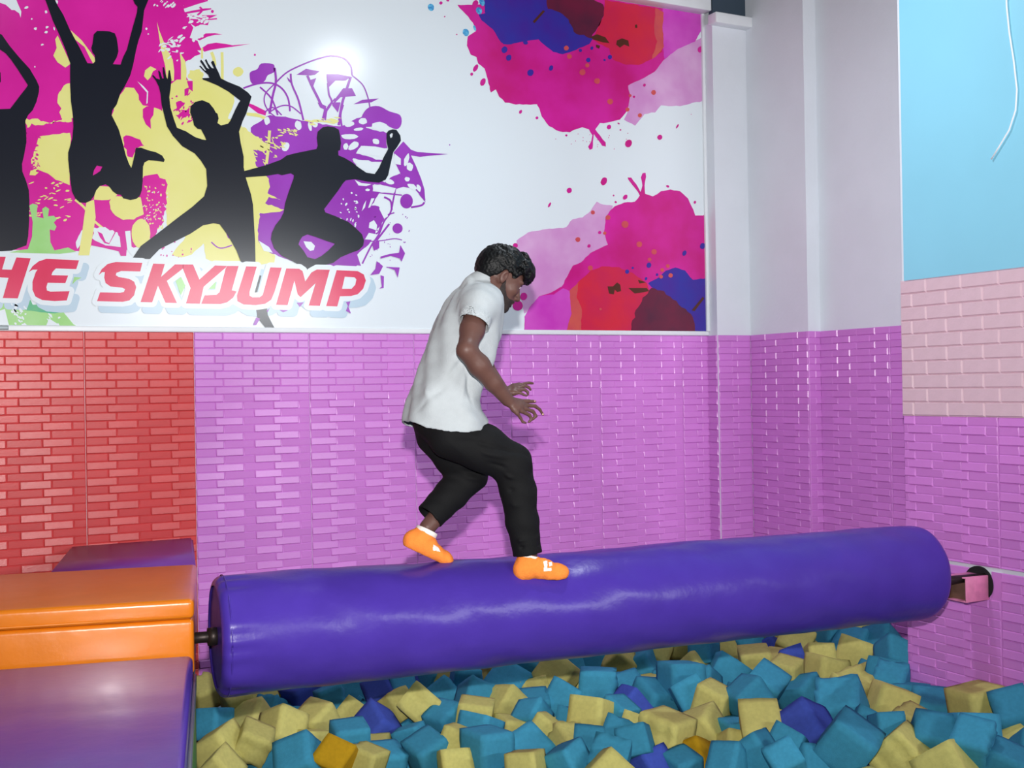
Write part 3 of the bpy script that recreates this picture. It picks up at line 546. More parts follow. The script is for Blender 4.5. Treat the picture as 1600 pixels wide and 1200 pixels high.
# --- lettering
LT = {'H': ('F', [[(-60, 475), (42, 477), (15, 570), (85, 572), (120, 482), (225, 488), (130, 783), (20, 780), (62, 632), (-8, 628), (-55, 778), (-160, 775)]]),
      'E': ('F', [[(210, 590), (240, 545), (285, 510), (340, 492), (580, 503), (560, 568), (410, 563), (385, 590), (378, 612), (500, 615), (480, 670), (350, 668), (340, 700), (345, 725), (370, 733), (510, 730), (490, 798), (400, 803), (310, 795), (260, 770), (238, 720), (238, 660), (262, 590), (275, 572), (240, 572)]]),
      'S': ('F', [[(725, 612), (745, 570), (790, 530), (850, 515), (1045, 522), (1030, 585), (890, 582), (855, 595), (850, 612), (870, 625), (950, 640), (985, 660), (1000, 700), (985, 760), (950, 798), (900, 808), (712, 803), (735, 738), (880, 742), (910, 735), (918, 715), (900, 705), (810, 695), (775, 670), (765, 630), (770, 590), (750, 590)]]),
      'K': ('F', [[(1125, 527), (1210, 530), (1183, 625), (1285, 533), (1346, 534), (1346, 562), (1225, 655), (1300, 817), (1215, 815), (1160, 690), (1118, 812), (1032, 810)]]),
      'Y': ('G', [[(26, 251), (100, 252), (147, 362), (262, 258), (350, 262), (345, 270), (178, 415), (150, 540), (48, 538), (82, 425), (26, 285)]]),
      'J': ('G', [[(352, 262), (435, 262), (385, 440), (420, 450), (395, 495), (350, 530), (300, 542), (160, 540), (185, 478), (270, 475), (295, 455), (340, 280)]]),
      'U': ('G', [[(490, 265), (568, 267), (515, 455), (515, 480), (535, 492), (590, 492), (612, 475), (668, 272), (752, 275), (700, 450), (675, 510), (630, 540), (560, 550), (470, 545), (425, 520), (422, 480)]]),
      'M': ('G', [[(785, 280), (880, 283), (905, 300), (925, 375), (970, 310), (1010, 288), (1105, 290), (1032, 555), (950, 553), (1000, 390), (890, 492), (868, 470), (845, 370), (795, 550), (710, 548)]]),
      'P': ('G', [[(1155, 293), (1310, 300), (1355, 325), (1370, 370), (1350, 430), (1310, 470), (1260, 483), (1180, 485), (1160, 560), (1078, 557)], [(1215, 342), (1285, 345), (1300, 360), (1292, 400), (1265, 430), (1195, 430)]])}
def offset_shape(name, polys, w_, lv, ink_, dx=0, dy=0, g=1.8):
    """one flat shape that runs w_ pixels outside the letters"""
    S = []
    for P in polys:
        P = np.array(P)+np.array([dx, dy]); S.append((P, np.roll(P, -1, 0)))
    def dist(Q):
        best = np.full(len(Q), 1e9)
        for P0, P1 in S:
            e_ = P1-P0; ins_ = np.zeros(len(Q), bool); dd = np.full(len(Q), 1e9)
            for a, b, e in zip(P0, P1, e_):
                t = np.clip(((Q-a)@e)/(e@e), 0, 1); dd = np.minimum(dd, np.linalg.norm(Q-(a+t[:, None]*e), axis=1))
                c = ((a[1] > Q[:, 1]) != (b[1] > Q[:, 1])); den = (b[1]-a[1]) if b[1] != a[1] else 1e-9
                ins_ ^= c & (Q[:, 0] < (b[0]-a[0])*(Q[:, 1]-a[1])/den+a[0])
            best = np.minimum(best, np.where(ins_, -dd, dd))
        return best
    allp = np.vstack([p for p, _ in S]); lo = allp.min(0)-w_-3; hi = allp.max(0)+w_+3
    nx, ny = int((hi[0]-lo[0])/g)+1, int((hi[1]-lo[1])/g)+1
    X, Y = np.meshgrid(lo[0]+np.arange(nx)*g, lo[1]+np.arange(ny)*g, indexing='ij')
    cell = (dist(np.c_[(X[:-1, :-1]+g/2).ravel(), (Y[:-1, :-1]+g/2).ravel()]) < w_).reshape(nx-1, ny-1)
    idx = {}; V = []; Fc = []
    cnt = {}
    for i, j in zip(*np.nonzero(cell)):
        f = []
        for a, b in ((i, j), (i+1, j), (i+1, j+1), (i, j+1)):
            if (a, b) not in idx: idx[(a, b)] = len(V); V.append((X[a, b], Y[a, b]))
            cnt[idx[(a, b)]] = cnt.get(idx[(a, b)], 0)+1; f.append(idx[(a, b)])
        Fc.append(tuple(f))
    V = np.array(V); bd = np.array([k for k, c in cnt.items() if c < 4])
    for _ in range(3):
        d0 = dist(V[bd]); gx = (dist(V[bd]+[.2, 0])-d0)/.2; gy = (dist(V[bd]+[0, .2])-d0)/.2
        V[bd] += np.c_[gx, gy]*(w_-d0)[:, None]*.8
    L = Lay(); L.add([mpt(x, y, lv) for x, y in V], Fc, [tuple(v) for v in V]); L.done(name, ink_)
def word(t): return [cr(LT[c][0], LT[c][1][0]) for c in t]
for t in ('HE', 'SKYJUMP'):
    offset_shape('letter_shade', word(t), 7.0, 9, 'shade', 9, 11); offset_shape('letter_outline', word(t), 7.6, 11, 'white')
for ch, (c, loops) in LT.items():
    Lay().poly(cr(c, loops[0]), 12, [cr(c, q) for q in loops[1:]]).done('letter', 'red')
ins = Lay(); ins.poly(cr('F', [(1290, 655), (1330, 625), (1362, 690), (1328, 760)]), 12.0); ins.poly(cr('G', [(215, 430), (270, 375), (262, 430)]), 12.0); ins.done('letter_inset', 'grn')
ins = Lay(); ins.poly(cr('G', [(590, 330), (603, 335), (572, 455), (552, 458)]), 12.0); ins.done('letter_inset', 'black')

# --- watercolour clouds on the right
def put(c, P, ink_, lv, nm='watercolour_cloud', jag=.5, seed=1):
    return Lay().poly(rag(cr(c, P), jag, seed, 5), lv).done(nm, ink_)
top_m = cr('H', [(455, 50), (560, 160), (610, 220), (640, 300), (560, 350), (550, 440), (590, 520), (640, 550), (660, 610), (720, 660), (745, 740), (780, 890), (828, 860), (860, 930), (920, 980), (1020, 1005), (1230, 1003)])+cr('K', [(615, 505), (635, 560), (670, 605), (720, 632), (770, 635), (830, 610), (862, 622), (878, 650), (872, 680), (858, 705), (865, 720), (880, 715), (882, 680), (884, 645), (905, 670), (925, 700), (942, 705), (942, 685), (915, 655), (892, 622), (915, 592), (950, 590), (1010, 575), (1050, 530), (1060, 460), (1050, 410), (1130, 375), (1180, 345), (1220, 290), (1290, 235), (1370, 200), (1400, 150), (1405, 80), (1300, -60), (500, -60), (360, -40), (350, 20)])
put('K', [(1045, 412), (1130, 372), (1220, 286), (1290, 230), (1440, 170), (1440, 478), (1300, 510), (1210, 508), (1180, 540), (1130, 550), (1085, 602), (1030, 575), (1050, 535)], 'wpink', 1, jag=.5)
Lay().poly(rag(top_m, .35, 2, 5), 2).done('watercolour_cloud', 'wmag')
put('K', [(1215, -40), (1440, -40), (1405, 95), (1400, 150), (1370, 200), (1290, 235), (1225, 285), (1215, 200)], 'wlil', 3, jag=.3)
put('K', [(357, -40), (362, 55), (375, 100), (405, 140), (430, 185), (450, 215), (485, 214), (545, 200), (620, 190), (645, 215), (690, 250), (735, 262), (800, 240), (865, 212), (880, 185), (860, 120), (820, 60), (760, 20), (650, -40)], 'wblue', 3, jag=.4)
put('K', [(650, -20), (665, 40), (720, 55), (762, 95), (800, 165), (870, 185), (905, 135), (935, 75), (930, 20), (800, -40)], 'wmar', 4, jag=1.0)
put('K', [(935, 0), (935, 75), (905, 130), (880, 190), (955, 235), (978, 290), (1040, 312), (1100, 313), (1170, 282), (1212, 250), (1220, 150), (1185, 40)], 'wred', 4, jag=.6)
put('K', [(1180, 40), (1222, 60), (1216, 150), (1222, 225), (1195, 262), (1165, 285), (1190, 200), (1175, 160)], 'wora', 5, jag=.6)
put('K', [(345, 100), (400, 140), (440, 205), (470, 216), (500, 180), (440, 120), (380, 60), (330, 70)], 'wblue', 4, jag=.4)
bot_m = cr('L', [(240, 1020), (270, 960), (330, 890), (400, 870), (470, 830), (540, 700), (590, 680), (650, 620), (755, 570), (735, 490), (745, 390), (800, 330), (860, 305), (928, 300), (958, 262), (930, 215), (885, 165), (882, 148), (905, 150), (935, 190), (962, 240), (975, 200), (966, 150), (975, 122), (992, 120), (998, 145), (988, 200), (992, 250), (1040, 268), (1090, 235), (1150, 225), (1210, 235), (1260, 280), (1290, 350), (1305, 388), (1400, 385), (1400, 1130), (235, 1130)])
put('L', [(190, 545), (260, 490), (350, 475), (500, 460), (540, 410), (600, 400), (650, 360), (690, 300), (730, 320), (790, 325), (760, 400), (745, 490), (765, 570), (660, 625), (600, 690), (550, 710), (480, 840), (340, 900), (280, 970), (235, 1000), (215, 900), (200, 800), (190, 650)], 'wpink', 1, jag=.5)
Lay().poly(rag(bot_m, .3, 2, 5), 2).done('watercolour_cloud', 'wmag')
put('L', [(240, 1020), (270, 960), (330, 890), (420, 880), (480, 840), (520, 860), (530, 1000), (500, 1120), (235, 1130)], 'wlil', 3, jag=.3)
put('L', [(570, 810), (650, 730), (720, 705), (830, 710), (930, 760), (1000, 810), (1020, 860), (980, 900), (960, 1000), (900, 1130), (580, 1130), (590, 980), (560, 900)], 'wred', 4, jag=.6)
put('L', [(520, 860), (575, 805), (565, 900), (598, 980), (585, 1130), (495, 1130), (530, 1000)], 'wora', 5, jag=.6)
put('L', [(1010, 812), (1080, 770), (1120, 730), (1180, 712), (1240, 730), (1290, 790), (1400, 778), (1400, 1130), (1300, 1130), (1200, 950), (1140, 900), (1050, 850)], 'wblue', 4, jag=.4)
put('L', [(930, 1000), (975, 900), (1030, 840), (1110, 860), (1180, 930), (1240, 975), (1290, 1020), (1305, 1130), (890, 1130)], 'wmar', 5, jag=1.2)
dm, db, do_, dol, dcy = Lay(), Lay(), Lay(), Lay(), Lay()
for (x, y, a, b) in ((317, 328, 10, 20), (298, 357, 7, 8), (533, 538, 7, 10), (612, 567, 7, 7), (1052, 690, 16, 20), (1202, 661, 12, 13), (958, 611, 11, 12), (1287, 607, 4, 12), (1398, 238, 13, 16), (1412, 205, 8, 20), (934, 872, 15, 20), (767, 916, 13, 14), (672, 985, 5, 13), (1036, 948, 10, 14), (1371, 973, 6, 7), (315, 18, 14, 18), (150, 15, 8, 8), (352, 395, 12, 20), (1240, 896, 8, 6), (753, 651, 6, 5), (1004, 594, 6, 4), (226, 166, 4, 3), (183, 2, 8, 6), (168, 80, 3, 4), (1353, 550, 2, 2), (980, 940, 4, 4), (990, 972, 6, 5), (1013, 625, 4, 4), (1128, 410, 7, 8), (1078, 466, 6, 6), (862, 1183, 8, 9), (913, 1118, 8, 8)): dm.ell(*cr('K', [(x, y)])[0], a/3.077, b/3.077, 3, .5, 10, .08, r1)
dm.ell(*cr('L', [(232, 893)])[0], 5.5, 6, 3, .4, 16); dm.ell(*cr('L', [(195, 950)])[0], 8, 8, 3, 0, 18); dm.ell(*cr('L', [(180, 575)])[0], 4, 4, 3)
for k in range(20): dm.ell(*cr('K', [(r1.uniform(700, 1060), r1.uniform(640, 720))])[0], .7, .7, 3, 0, 6)
for (x, y, a, b) in ((455, 240, 14, 17), (476, 278, 13, 15), (580, 350, 15, 17), (679, 328, 10, 14), (858, 289, 11, 11), (962, 275, 10, 11), (820, 243, 8, 8), (875, 232, 7, 9), (936, 289, 6, 5), (556, 205, 12, 10)): db.ell(*cr('K', [(x, y)])[0], a/3.077, b/3.077, 6, .4, 12, .05, r1)
for (x, y, a, b) in ((1350, 578, 17, 20), (1236, 622, 12, 18), (1014, 698, 15, 17), (878, 738, 13, 14), (913, 715, 7, 7), (1065, 757, 8, 9), (996, 782, 8, 11)): db.ell(*cr('L', [(x, y)])[0], a/4, b/4, 6, .4, 12, .05, r1)
for (x, y, a) in ((1172, 445, 12), (1106, 555, 10), (1059, 460, 7), (963, 489, 14), (900, 390, 14), (830, 348, 15), (767, 272, 12), (1046, 527, 10), (752, 232, 12), (853, 315, 10), (880, 1022, 10), (952, 1046, 12), (1035, 1079, 17), (808, 1152, 12), (937, 1121, 8), (1103, 1175, 14)): do_.ell(*cr('K', [(x, y)])[0], a/3.077, a/3.077, 6, 0, 12, .06, r1)
for (x, y, a) in ((955, 566, 17), (1046, 614, 17), (1018, 662, 12), (1132, 703, 12), (1097, 728, 12), (648, 715, 16), (1150, 762, 14), (1090, 770, 12), (712, 972, 8)): do_.ell(*cr('L', [(x, y)])[0], a/4, a/4, 6, 0, 12, .06, r1)
for q in (((868, 178), (900, 165), (940, 180), (960, 208), (930, 205), (880, 190)), ((995, 195), (1020, 185), (1050, 195), (1055, 225), (1030, 215), (1010, 230), (992, 215)), ((895, 215), (915, 220), (910, 235), (895, 228)), ((1082, 120), (1092, 118), (1094, 134), (1084, 136)), ((590, 105), (640, 50), (650, 55), (600, 112))): dol.poly(cr('K', q), 7)
for q in (((755, 830), (790, 830), (815, 805), (835, 820), (840, 860), (815, 865), (800, 850), (795, 880), (765, 875)), ((885, 840), (930, 840), (1000, 840), (1015, 860), (960, 870), (925, 875)), ((945, 790), (970, 795), (995, 805), (955, 812)), ((1280, 980), (1350, 895), (1360, 905), (1300, 985))): dol.poly(cr('L', q), 7)
for (x, y, a, b) in ((102, 36, 15, 18), (270, 156, 15, 18), (333, 52, 14, 18), (347, 10, 12, 20), (312, 135, 6, 14)): dcy.ell(*cr('K', [(x, y)])[0], a/3.077, b/3.077, 4, -.3, 14, .05, r1)
dm.done('paint_drops', 'wmag'); db.done('paint_drops', 'wblue'); do_.done('paint_drops', 'wora'); dol.done('paint_stains', 'olive'); dcy.done('paint_drops', 'cyan')

# ------------------------------------------------------------------ foam pit
FM = {'t': mat('teal_foam', (60, 138, 168), .95, .06, 9, .35, 70, spec=.15, objvar=.14), 'y': mat('yellow_foam', (190, 182, 108), .95, .06, 9, .35, 70, spec=.15, objvar=.10),
      'i': mat('indigo_foam', (62, 80, 168), .95, .06, 9, .35, 70, spec=.15, objvar=.12), 'm': mat('mustard_foam', (176, 136, 24), .95, .06, 9, .3, 70, spec=.15)}
LAB_OLD = {'t': ('teal blue foam cube lying in the foam pit', 'teal foam cubes'), 'y': ('pale yellow foam cube lying in the foam pit', 'yellow foam cubes'),
       'i': ('indigo blue foam cube lying among the teal and yellow cubes', 'indigo foam cubes'), 'm': ('mustard yellow foam cube lying among the paler yellow cubes', 'mustard foam cubes')}
def vnoise(p, s_):
    x, y, z = p[0]*s_, p[1]*s_, p[2]*s_
    return (math.sin(x*1.7+1.3*math.sin(y*2.1+s_))*math.cos(y*1.3+1.1*math.sin(z*1.9))+math.sin(z*2.3+1.7*math.cos(x*1.5))*.6)/1.6
def cube_me(seed, torn):
    r_ = random.Random(seed); bm = bmesh.new(); bmesh.ops.create_cube(bm, size=1.0)
    bmesh.ops.subdivide_edges(bm, edges=bm.edges[:], cuts=5, use_grid_fill=True)
    sx, sy, sz = (r_.uniform(.93, 1.07) for _ in range(3)); rr = .055; off = r_.uniform(0, 50); ax = r_.randrange(3); sg = r_.choice((-1, 1))
    sh = [r_.uniform(-.10, .10) for _ in range(4)]
    for v in bm.verts:
        p = v.co.copy(); q = Vector([max(-.5+rr, min(.5-rr, c)) for c in p]); d = p-q
        p2 = q+d.normalized()*rr if d.length > 1e-6 else p
        n = vnoise(p2+Vector((off, off*.7, off*.3)), 5.0)*.010+vnoise(p2+Vector((off, 0, off)), 13.0)*.006
        p2 = p2*(1+n)
        if torn and p[ax]*sg > .2:
            p2[ax] += sg*(vnoise(p2+Vector((off, off, 0)), 9)*.09+vnoise(p2+Vector((0, off, off)), 21)*.05-.03)*(p[ax]*sg/.5)
        p2.x += sh[0]*p2.z+sh[1]*p2.y*.5; p2.y += sh[2]*p2.z
        v.co = Vector((p2.x*sx, p2.y*sy, p2.z*sz))
    me = bpy.data.meshes.new('foam_cube'); bm.to_mesh(me); bm.free()
    me.polygons.foreach_set('use_smooth', [True]*len(me.polygons)); return me
VAR = {c: [] for c in FM}
for c in FM:
    for k in range(7):
        me = cube_me(k*11+ord(c), k % 3 == 2); me['torn'] = int(k % 3 == 2); me.materials.append(FM[c]); VAR[c].append(me)
CUB = '''319 1082 44 y|375 1105 44 y|412 1097 34 y|332 1131 47 t|388 1127 56 y|441 1141 58 y|495 1131 56 y|349 1172 62 y|399 1165 44 y|411 1184 42 t|469 1188 62 t|487 1165 50 y|525 1184 34 m|546 1156 56 t|589 1141 62 i|557 1090 56 t|472 1094 50 i|516 1094 42 t|551 1118 42 y|424 1111 30 t|592 1084 40 i|345 1206 50 y|572 1191 40 y|597 1195 56 t|657 1103 54 y|620 1105 46 y|672 1066 46 t|697 1088 46 t|742 1094 50 t|727 1062 44 t|700 1056 30 y|768 1051 36 y|800 1075 58 t|794 1045 30 y|821 1043 32 t|785 1105 52 y|800 1146 48 y|828 1122 44 t|841 1103 46 t|834 1077 30 y|697 1126 48 t|740 1120 52 y|749 1144 56 t|761 1172 66 t|676 1176 58 t|644 1156 44 t|710 1163 38 y|828 1174 62 t|847 1150 34 y|627 1064 42 i|626 1077 38 t|822 1200 44 y|712 1196 44 y|869 1056 56 y|842 1045 42 t|893 1041 40 t|936 1043 54 t|931 1075 58 t|964 1032 40 y|1000 1045 62 t|882 1098 58 t|932 1120 56 y|897 1139 56 t|889 1163 54 y|889 1191 56 t|947 1186 58 t|974 1161 62 t|983 1107 50 i|983 1077 46 t|1028 1097 64 t|1058 1066 60 t|1079 1086 48 t|1041 1036 42 y|1062 1019 44 y|1084 1045 44 y|1041 1146 64 y|1101 1146 64 y|1113 1099 52 y|957 1118 38 t|996 1142 34 y|1002 1165 30 t|1026 1193 48 i|1051 1198 46 t|1088 1191 58 m|951 1202 40 y|1103 1069 34 t|927 1169 34 t|1017 1019 34 y|1130 1019 46 y|1097 1024 34 t|1176 1009 44 t|1181 1037 48 y|1136 1056 56 t|1196 1071 56 t|1170 1094 56 t|1189 1137 64 y|1251 1088 72 t|1316 1105 70 t|1260 1142 70 i|1325 1163 82 t|1357 1139 54 t|1232 1165 52 t|1181 1182 60 t|1226 1189 44 t|1264 1193 44 t|1149 1169 42 y|1138 1193 40 t|1149 1148 28 t|1241 1008 50 y|1211 1017 30 i|1239 1030 30 i|1211 1036 36 y|1232 1054 42 y|1282 1030 42 y|1290 1054 52 y|1333 1030 60 y|1329 1079 54 y|1275 1010 36 y|1302 1004 46 t|1381 1062 56 t|1396 1028 50 t|1392 1103 62 y|1431 1094 52 t|1472 1109 76 t|1456 1154 62 t|1523 1152 68 t|1555 1116 68 y|1586 1156 64 y|1405 1176 68 y|1497 1193 76 y|1506 1172 58 t|1572 1198 60 t|1424 1129 38 y|1388 1139 40 t|1405 1069 48 t|1275 983 40 t|1327 979 42 t|1366 983 50 y|1384 970 44 t|1405 986 32 y|1393 1004 46 t|1324 1004 46 t|1350 996 48 t|1202 994 40 y|1093 1006 34 y|1052 1012 40 y|1025 1018 32 y|1297 974 34 t|1350 968 36 t|1250 982 34 t|1610 1118 60 t|1612 1180 60 t'''
CL = []
for q in CUB.split('|'):
    x, y, s_, c = q.split(); x, y, s_ = float(x), float(y), float(s_)
    zc = -.13+rnd.uniform(-.06, .06); p = onpl(x, y, 2, zc); d = proj(p)[2]
    CL.append([np.array(p), min(.215, max(.145, s_*d/FPX*1.0)), c, x, y])
XMAX = lambda y: 4.72 if y < 4.72 else 5.6
for it in range(40):
    for i in range(len(CL)):
        for j in range(i+1, len(CL)):
            a, b = CL[i], CL[j]; d = b[0]-a[0]; L = np.linalg.norm(d)+1e-6; want = (a[1]+b[1])*.5*.93
            if L < want:
                u = d/L; mv = u*(want-L)*.2; mv[2] *= .5; a[0] = a[0]-mv; b[0] = b[0]+mv
    for a in CL:
        a[0][2] = max(-.27, min(-.04, a[0][2]))
        if a[0][1] < 4.75: a[0][0] = min(a[0][0], XR-a[1]*.62)
        a[0][0] = min(a[0][0], 5.45)
ROTS = {(785, 1105): (80, 44, 8), (441, 1141): (62, 30, 14), (589, 1141): (30, 35, 20), (1325, 1163): (34, -8, 34), (1041, 1146): (10, 4, 22), (1260, 1142): (40, 25, 10)}
CO = []
for i, (p, s_, c, x, y) in enumerate(CL):
    o = link('foam_cube', VAR[c][rnd.randrange(7)]); o.location = p; o.scale = (s_,)*3
    e = ROTS.get((int(x), int(y))) or (rnd.gauss(0, 36), rnd.gauss(0, 36), rnd.uniform(0, 90))
    o.rotation_euler = tuple(math.radians(v) for v in e); CO.append((o, c, int(o.data['torn']), p, s_))
CN = {'t': 'teal blue', 'y': 'pale yellow', 'i': 'indigo blue', 'm': 'mustard yellow'}
for o, c, torn, p, s_ in CO:
    nb = sorted((float(np.linalg.norm(p-q[3])), q[1]) for q in CO if q[0] is not o)
    cl = [k for d_, k in nb[:5]]; opp = 'y' if c == 't' else 't'
    if p[0] < 1.55: where = 'beside the padded steps'
    elif p[0] > XR-.28 and p[1] < 4.9: where = 'against the lilac end wall'
    elif p[1] > 4.95 and p[0] > 4.3: where = 'in the far pit corner'
    elif abs(p[1]-(A.y+(p[0]-A.x)*AX.y/AX.x)) < .26: where = 'lying right under the purple roller'
    elif p[1] > 4.6: where = 'behind the purple roller'
    elif 'm' in cl[:3] and c != 'm': where = 'touching a mustard yellow cube'
    elif 'i' in cl[:3] and c != 'i': where = 'touching an indigo cube'
    elif cl.count(opp) >= 4: where = 'ringed by %s cubes' % CN[opp].split()[-1]
    elif cl.count(c) >= 3: where = 'in a cluster of other %s cubes' % CN[c].split()[-1 if c != 't' else 0]
    else: where = 'between teal and yellow cubes'
    size = 'large ' if s_ > .188 else ('small ' if s_ < .142 else '')
    R_ = o.rotation_euler.to_matrix(); mz = max(abs(R_[2][0]), abs(R_[2][1]), abs(R_[2][2]))
    pose = 'lying flat ' if mz > .94 else ('standing on a corner ' if mz < .76 else ('' if mz > .85 else 'tilted on edge '))
    if pose: where = where.replace('lying right ', 'right ')
    tag(o, '%s%s %sfoam cube %s%s' % (size, CN[c], 'torn-sided ' if torn else '', pose, where), 'foam cube', CN[c]+' foam cubes in the pit')
# the cubes underneath and out of sight that carry them
FV, FF, FMI = [], [], []
VA = {}
for ci, c in enumerate('tyi'):
    for k in range(7):
        me = VAR[c][k]; v = np.zeros(len(me.vertices)*3); me.vertices.foreach_get('co', v); f = np.zeros(len(me.loops), int); me.loops.foreach_get('vertex_index', f)
        VA[c, k] = (v.reshape(-1, 3), f.reshape(-1, 4))
rs = random.Random(99); nv = 0
for lv in range(3):
    for X_ in np.arange(1.03, 5.5, .165):
        for Y_ in np.arange(2.6, 6.8, .165):
            px_ = X_+rs.uniform(-.03, .03); py_ = Y_+rs.uniform(-.03, .03); t = rs.random(); ea = (rs.gauss(0, .35), rs.gauss(0, .35), rs.uniform(0, 1.57)); vi = rs.randrange(7)
            if (py_ < 4.78 and px_ > XR-.13) or px_ < .97+.23*(py_-4.4)+.16 or (py_ > 5.5 and px_ < 1.62) or px_ > (5.46 if py_ > 6.1 else 5.55): continue
            z_ = -.44+.10*lv
            if lv == 2:
                if any((abs(q[0][0]-px_) < .14 and abs(q[0][1]-py_) < .14) for q in CL): continue
                z_ = -.235
            cc = 't' if t < .52 else ('y' if t < .94 else 'i')
            T = np.array(Matrix.Rotation(ea[2], 3, 'Z') @ Matrix.Rotation(ea[0], 3, 'X') @ Matrix.Rotation(ea[1], 3, 'Y'))*.15
            v, f = VA[cc, vi]; FV.append(v@T.T+np.array([px_, py_, z_])); FF.append(f+nv); nv += len(v); FMI.append(np.full(len(f), 'tyi'.index(cc)))
me = bpy.data.meshes.new('foam_fill'); me.from_pydata(np.vstack(FV).tolist(), [], np.vstack(FF).tolist())
for c in 'tyi': me.materials.append(FM[c])
me.polygons.foreach_set('material_index', np.concatenate(FMI).tolist()); me.polygons.foreach_set('use_smooth', [True]*len(me.polygons))
tag(link('foam_fill', me), 'deeper foam cubes filling the pit under the top layer', 'foam cubes', kind='stuff')

# ------------------------------------------------------------------ the person walking the roller
AXh = Vector((AX.x, AX.y, 0)).normalized(); E1 = Vector((AXh.y, -AXh.x, 0))       # E1: towards the camera side
OR_ = Vector((A.x, A.y, 0))
def L2W(p): return OR_+AXh*float(p[0])+E1*float(p[1])+Vector((0, 0, float(p[2])))
_ax, _e1 = np.array(AXh), np.array(E1)
def Q(px, py, w=0.0):
    """photo pixel, w metres towards the camera from the roller's axis plane -> local (u, w, z)"""
    r_ = ray(px, py); o_ = np.array(OR_); n_ = _e1
    t = (w - n_@(CAM-o_))/(n_@r_); P_ = CAM+r_*t-o_
    return np.array([P_@_ax, w, P_[2]])
class SDF:
    def __init__(s, lo, hi, h):
        s.lo = np.array(lo, float); s.h = h; s.n = np.ceil((np.array(hi)-s.lo)/h).astype(int)+1
        s.f = np.full(s.n, .06, np.float32)
    def sub(s, lo, hi):
        a = np.maximum(((np.array(lo)-s.lo)/s.h).astype(int)-1, 0); b = np.minimum(((np.array(hi)-s.lo)/s.h).astype(int)+2, s.n)
        b = np.maximum(b, a)
        ax = [s.lo[i]+s.h*np.arange(a[i], b[i]) for i in range(3)]
        X = ax[0][:, None, None].astype(np.float32); Y = ax[1][None, :, None].astype(np.float32); Z = ax[2][None, None, :].astype(np.float32)
        return (slice(a[0], b[0]), slice(a[1], b[1]), slice(a[2], b[2])), X, Y, Z
    def put(s, sl, d, k, op='u'):
        f = s.f[sl]
        if op == 'u':
            if k > 0:
                hh = np.clip(.5+.5*(f-d)/k, 0, 1); s.f[sl] = f*(1-hh)+d*hh-k*hh*(1-hh)
            else: s.f[sl] = np.minimum(f, d)
        elif op == 'sub':
            if k > 0:
                dd = -d; hh = np.clip(.5-.5*(f-dd)/k, 0, 1); s.f[sl] = f*(1-hh)+dd*hh+k*hh*(1-hh)
            else: s.f[sl] = np.maximum(f, -d)
        elif op == 'int': s.f[sl] = np.maximum(f, d)
    def cone(s, a, b, ra, rb, k=.015, op='u'):
        a, b = np.array(a, float), np.array(b, float); m_ = max(ra, rb)+.06
        sl, X, Y, Z = s.sub(np.minimum(a, b)-m_, np.maximum(a, b)+m_); e = b-a; L2 = e@e+1e-12
        t = np.clip(((X-a[0])*e[0]+(Y-a[1])*e[1]+(Z-a[2])*e[2])/L2, 0, 1)
        d = np.sqrt((X-a[0]-t*e[0])**2+(Y-a[1]-t*e[1])**2+(Z-a[2]-t*e[2])**2)-(ra+(rb-ra)*t)
        s.put(sl, d, k, op); return s
    def chain(s, pts, k=.015):
        for (a, ra), (b, rb) in zip(pts[:-1], pts[1:]): s.cone(a, b, ra, rb, k)
        return s
    def ell(s, c, r, fr=None, k=.015, op='u'):
        c = np.array(c, float); r = np.array(r, float); m_ = r.max()+.06
        sl, X, Y, Z = s.sub(c-m_, c+m_); D = (X-c[0], Y-c[1], Z-c[2]); fr = np.eye(3) if fr is None else fr
        q = [D[0]*fr[i][0]+D[1]*fr[i][1]+D[2]*fr[i][2] for i in range(3)]
        k0 = np.sqrt((q[0]/r[0])**2+(q[1]/r[1])**2+(q[2]/r[2])**2); k1 = np.sqrt((q[0]/r[0]**2)**2+(q[1]/r[1]**2)**2+(q[2]/r[2]**2)**2)+1e-6
        d = np.where(k0 < .2, -r.min()*(1-k0), k0*(k0-1)/k1)
        s.put(sl, d, k, op); return s
    def plane(s, p, n, lo=None, hi=None):
        """removes what lies on the n side of the plane through p (inside the box)"""
        p, n = np.array(p, float), np.array(n, float); n = n/np.linalg.norm(n)
        sl, X, Y, Z = s.sub(lo if lo is not None else s.lo, hi if hi is not None else s.lo+s.h*s.n)
        s.put(sl, (X-p[0])*n[0]+(Y-p[1])*n[1]+(Z-p[2])*n[2], 0, 'int'); return s
    def field(s, fn, lo, hi, k, op):
        sl, X, Y, Z = s.sub(lo, hi); s.put(sl, fn(X, Y, Z).astype(np.float32), k, op); return s
    def net(s, smooth=2):
        f = s.f; g = f < 0; c = np.zeros(np.array(f.shape)-1, np.int8)
        for i in (0, 1):
            for j in (0, 1):
                for k in (0, 1): c += g[i:f.shape[0]-1+i, j:f.shape[1]-1+j, k:f.shape[2]-1+k]
        act = (c > 0) & (c < 8); I = np.argwhere(act); idx = np.full(act.shape, -1, np.int32); idx[act] = np.arange(len(I))
        cor = np.array([(i, j, k) for i in (0, 1) for j in (0, 1) for k in (0, 1)])
        val = np.stack([f[I[:, 0]+a, I[:, 1]+b, I[:, 2]+d] for a, b, d in cor], 1)
        acc = np.zeros((len(I), 3)); cnt = np.zeros(len(I))
        for p in range(8):
            for q in range(p+1, 8):
                if np.abs(cor[p]-cor[q]).sum() != 1: continue
                m_ = (val[:, p] < 0) != (val[:, q] < 0); t = np.where(m_, val[:, p]/(val[:, p]-val[:, q]+1e-12), 0)
                acc += np.where(m_[:, None], cor[p]+(cor[q]-cor[p])*t[:, None], 0); cnt += m_
        V = s.lo+(I+acc/cnt[:, None])*s.h; F_ = []
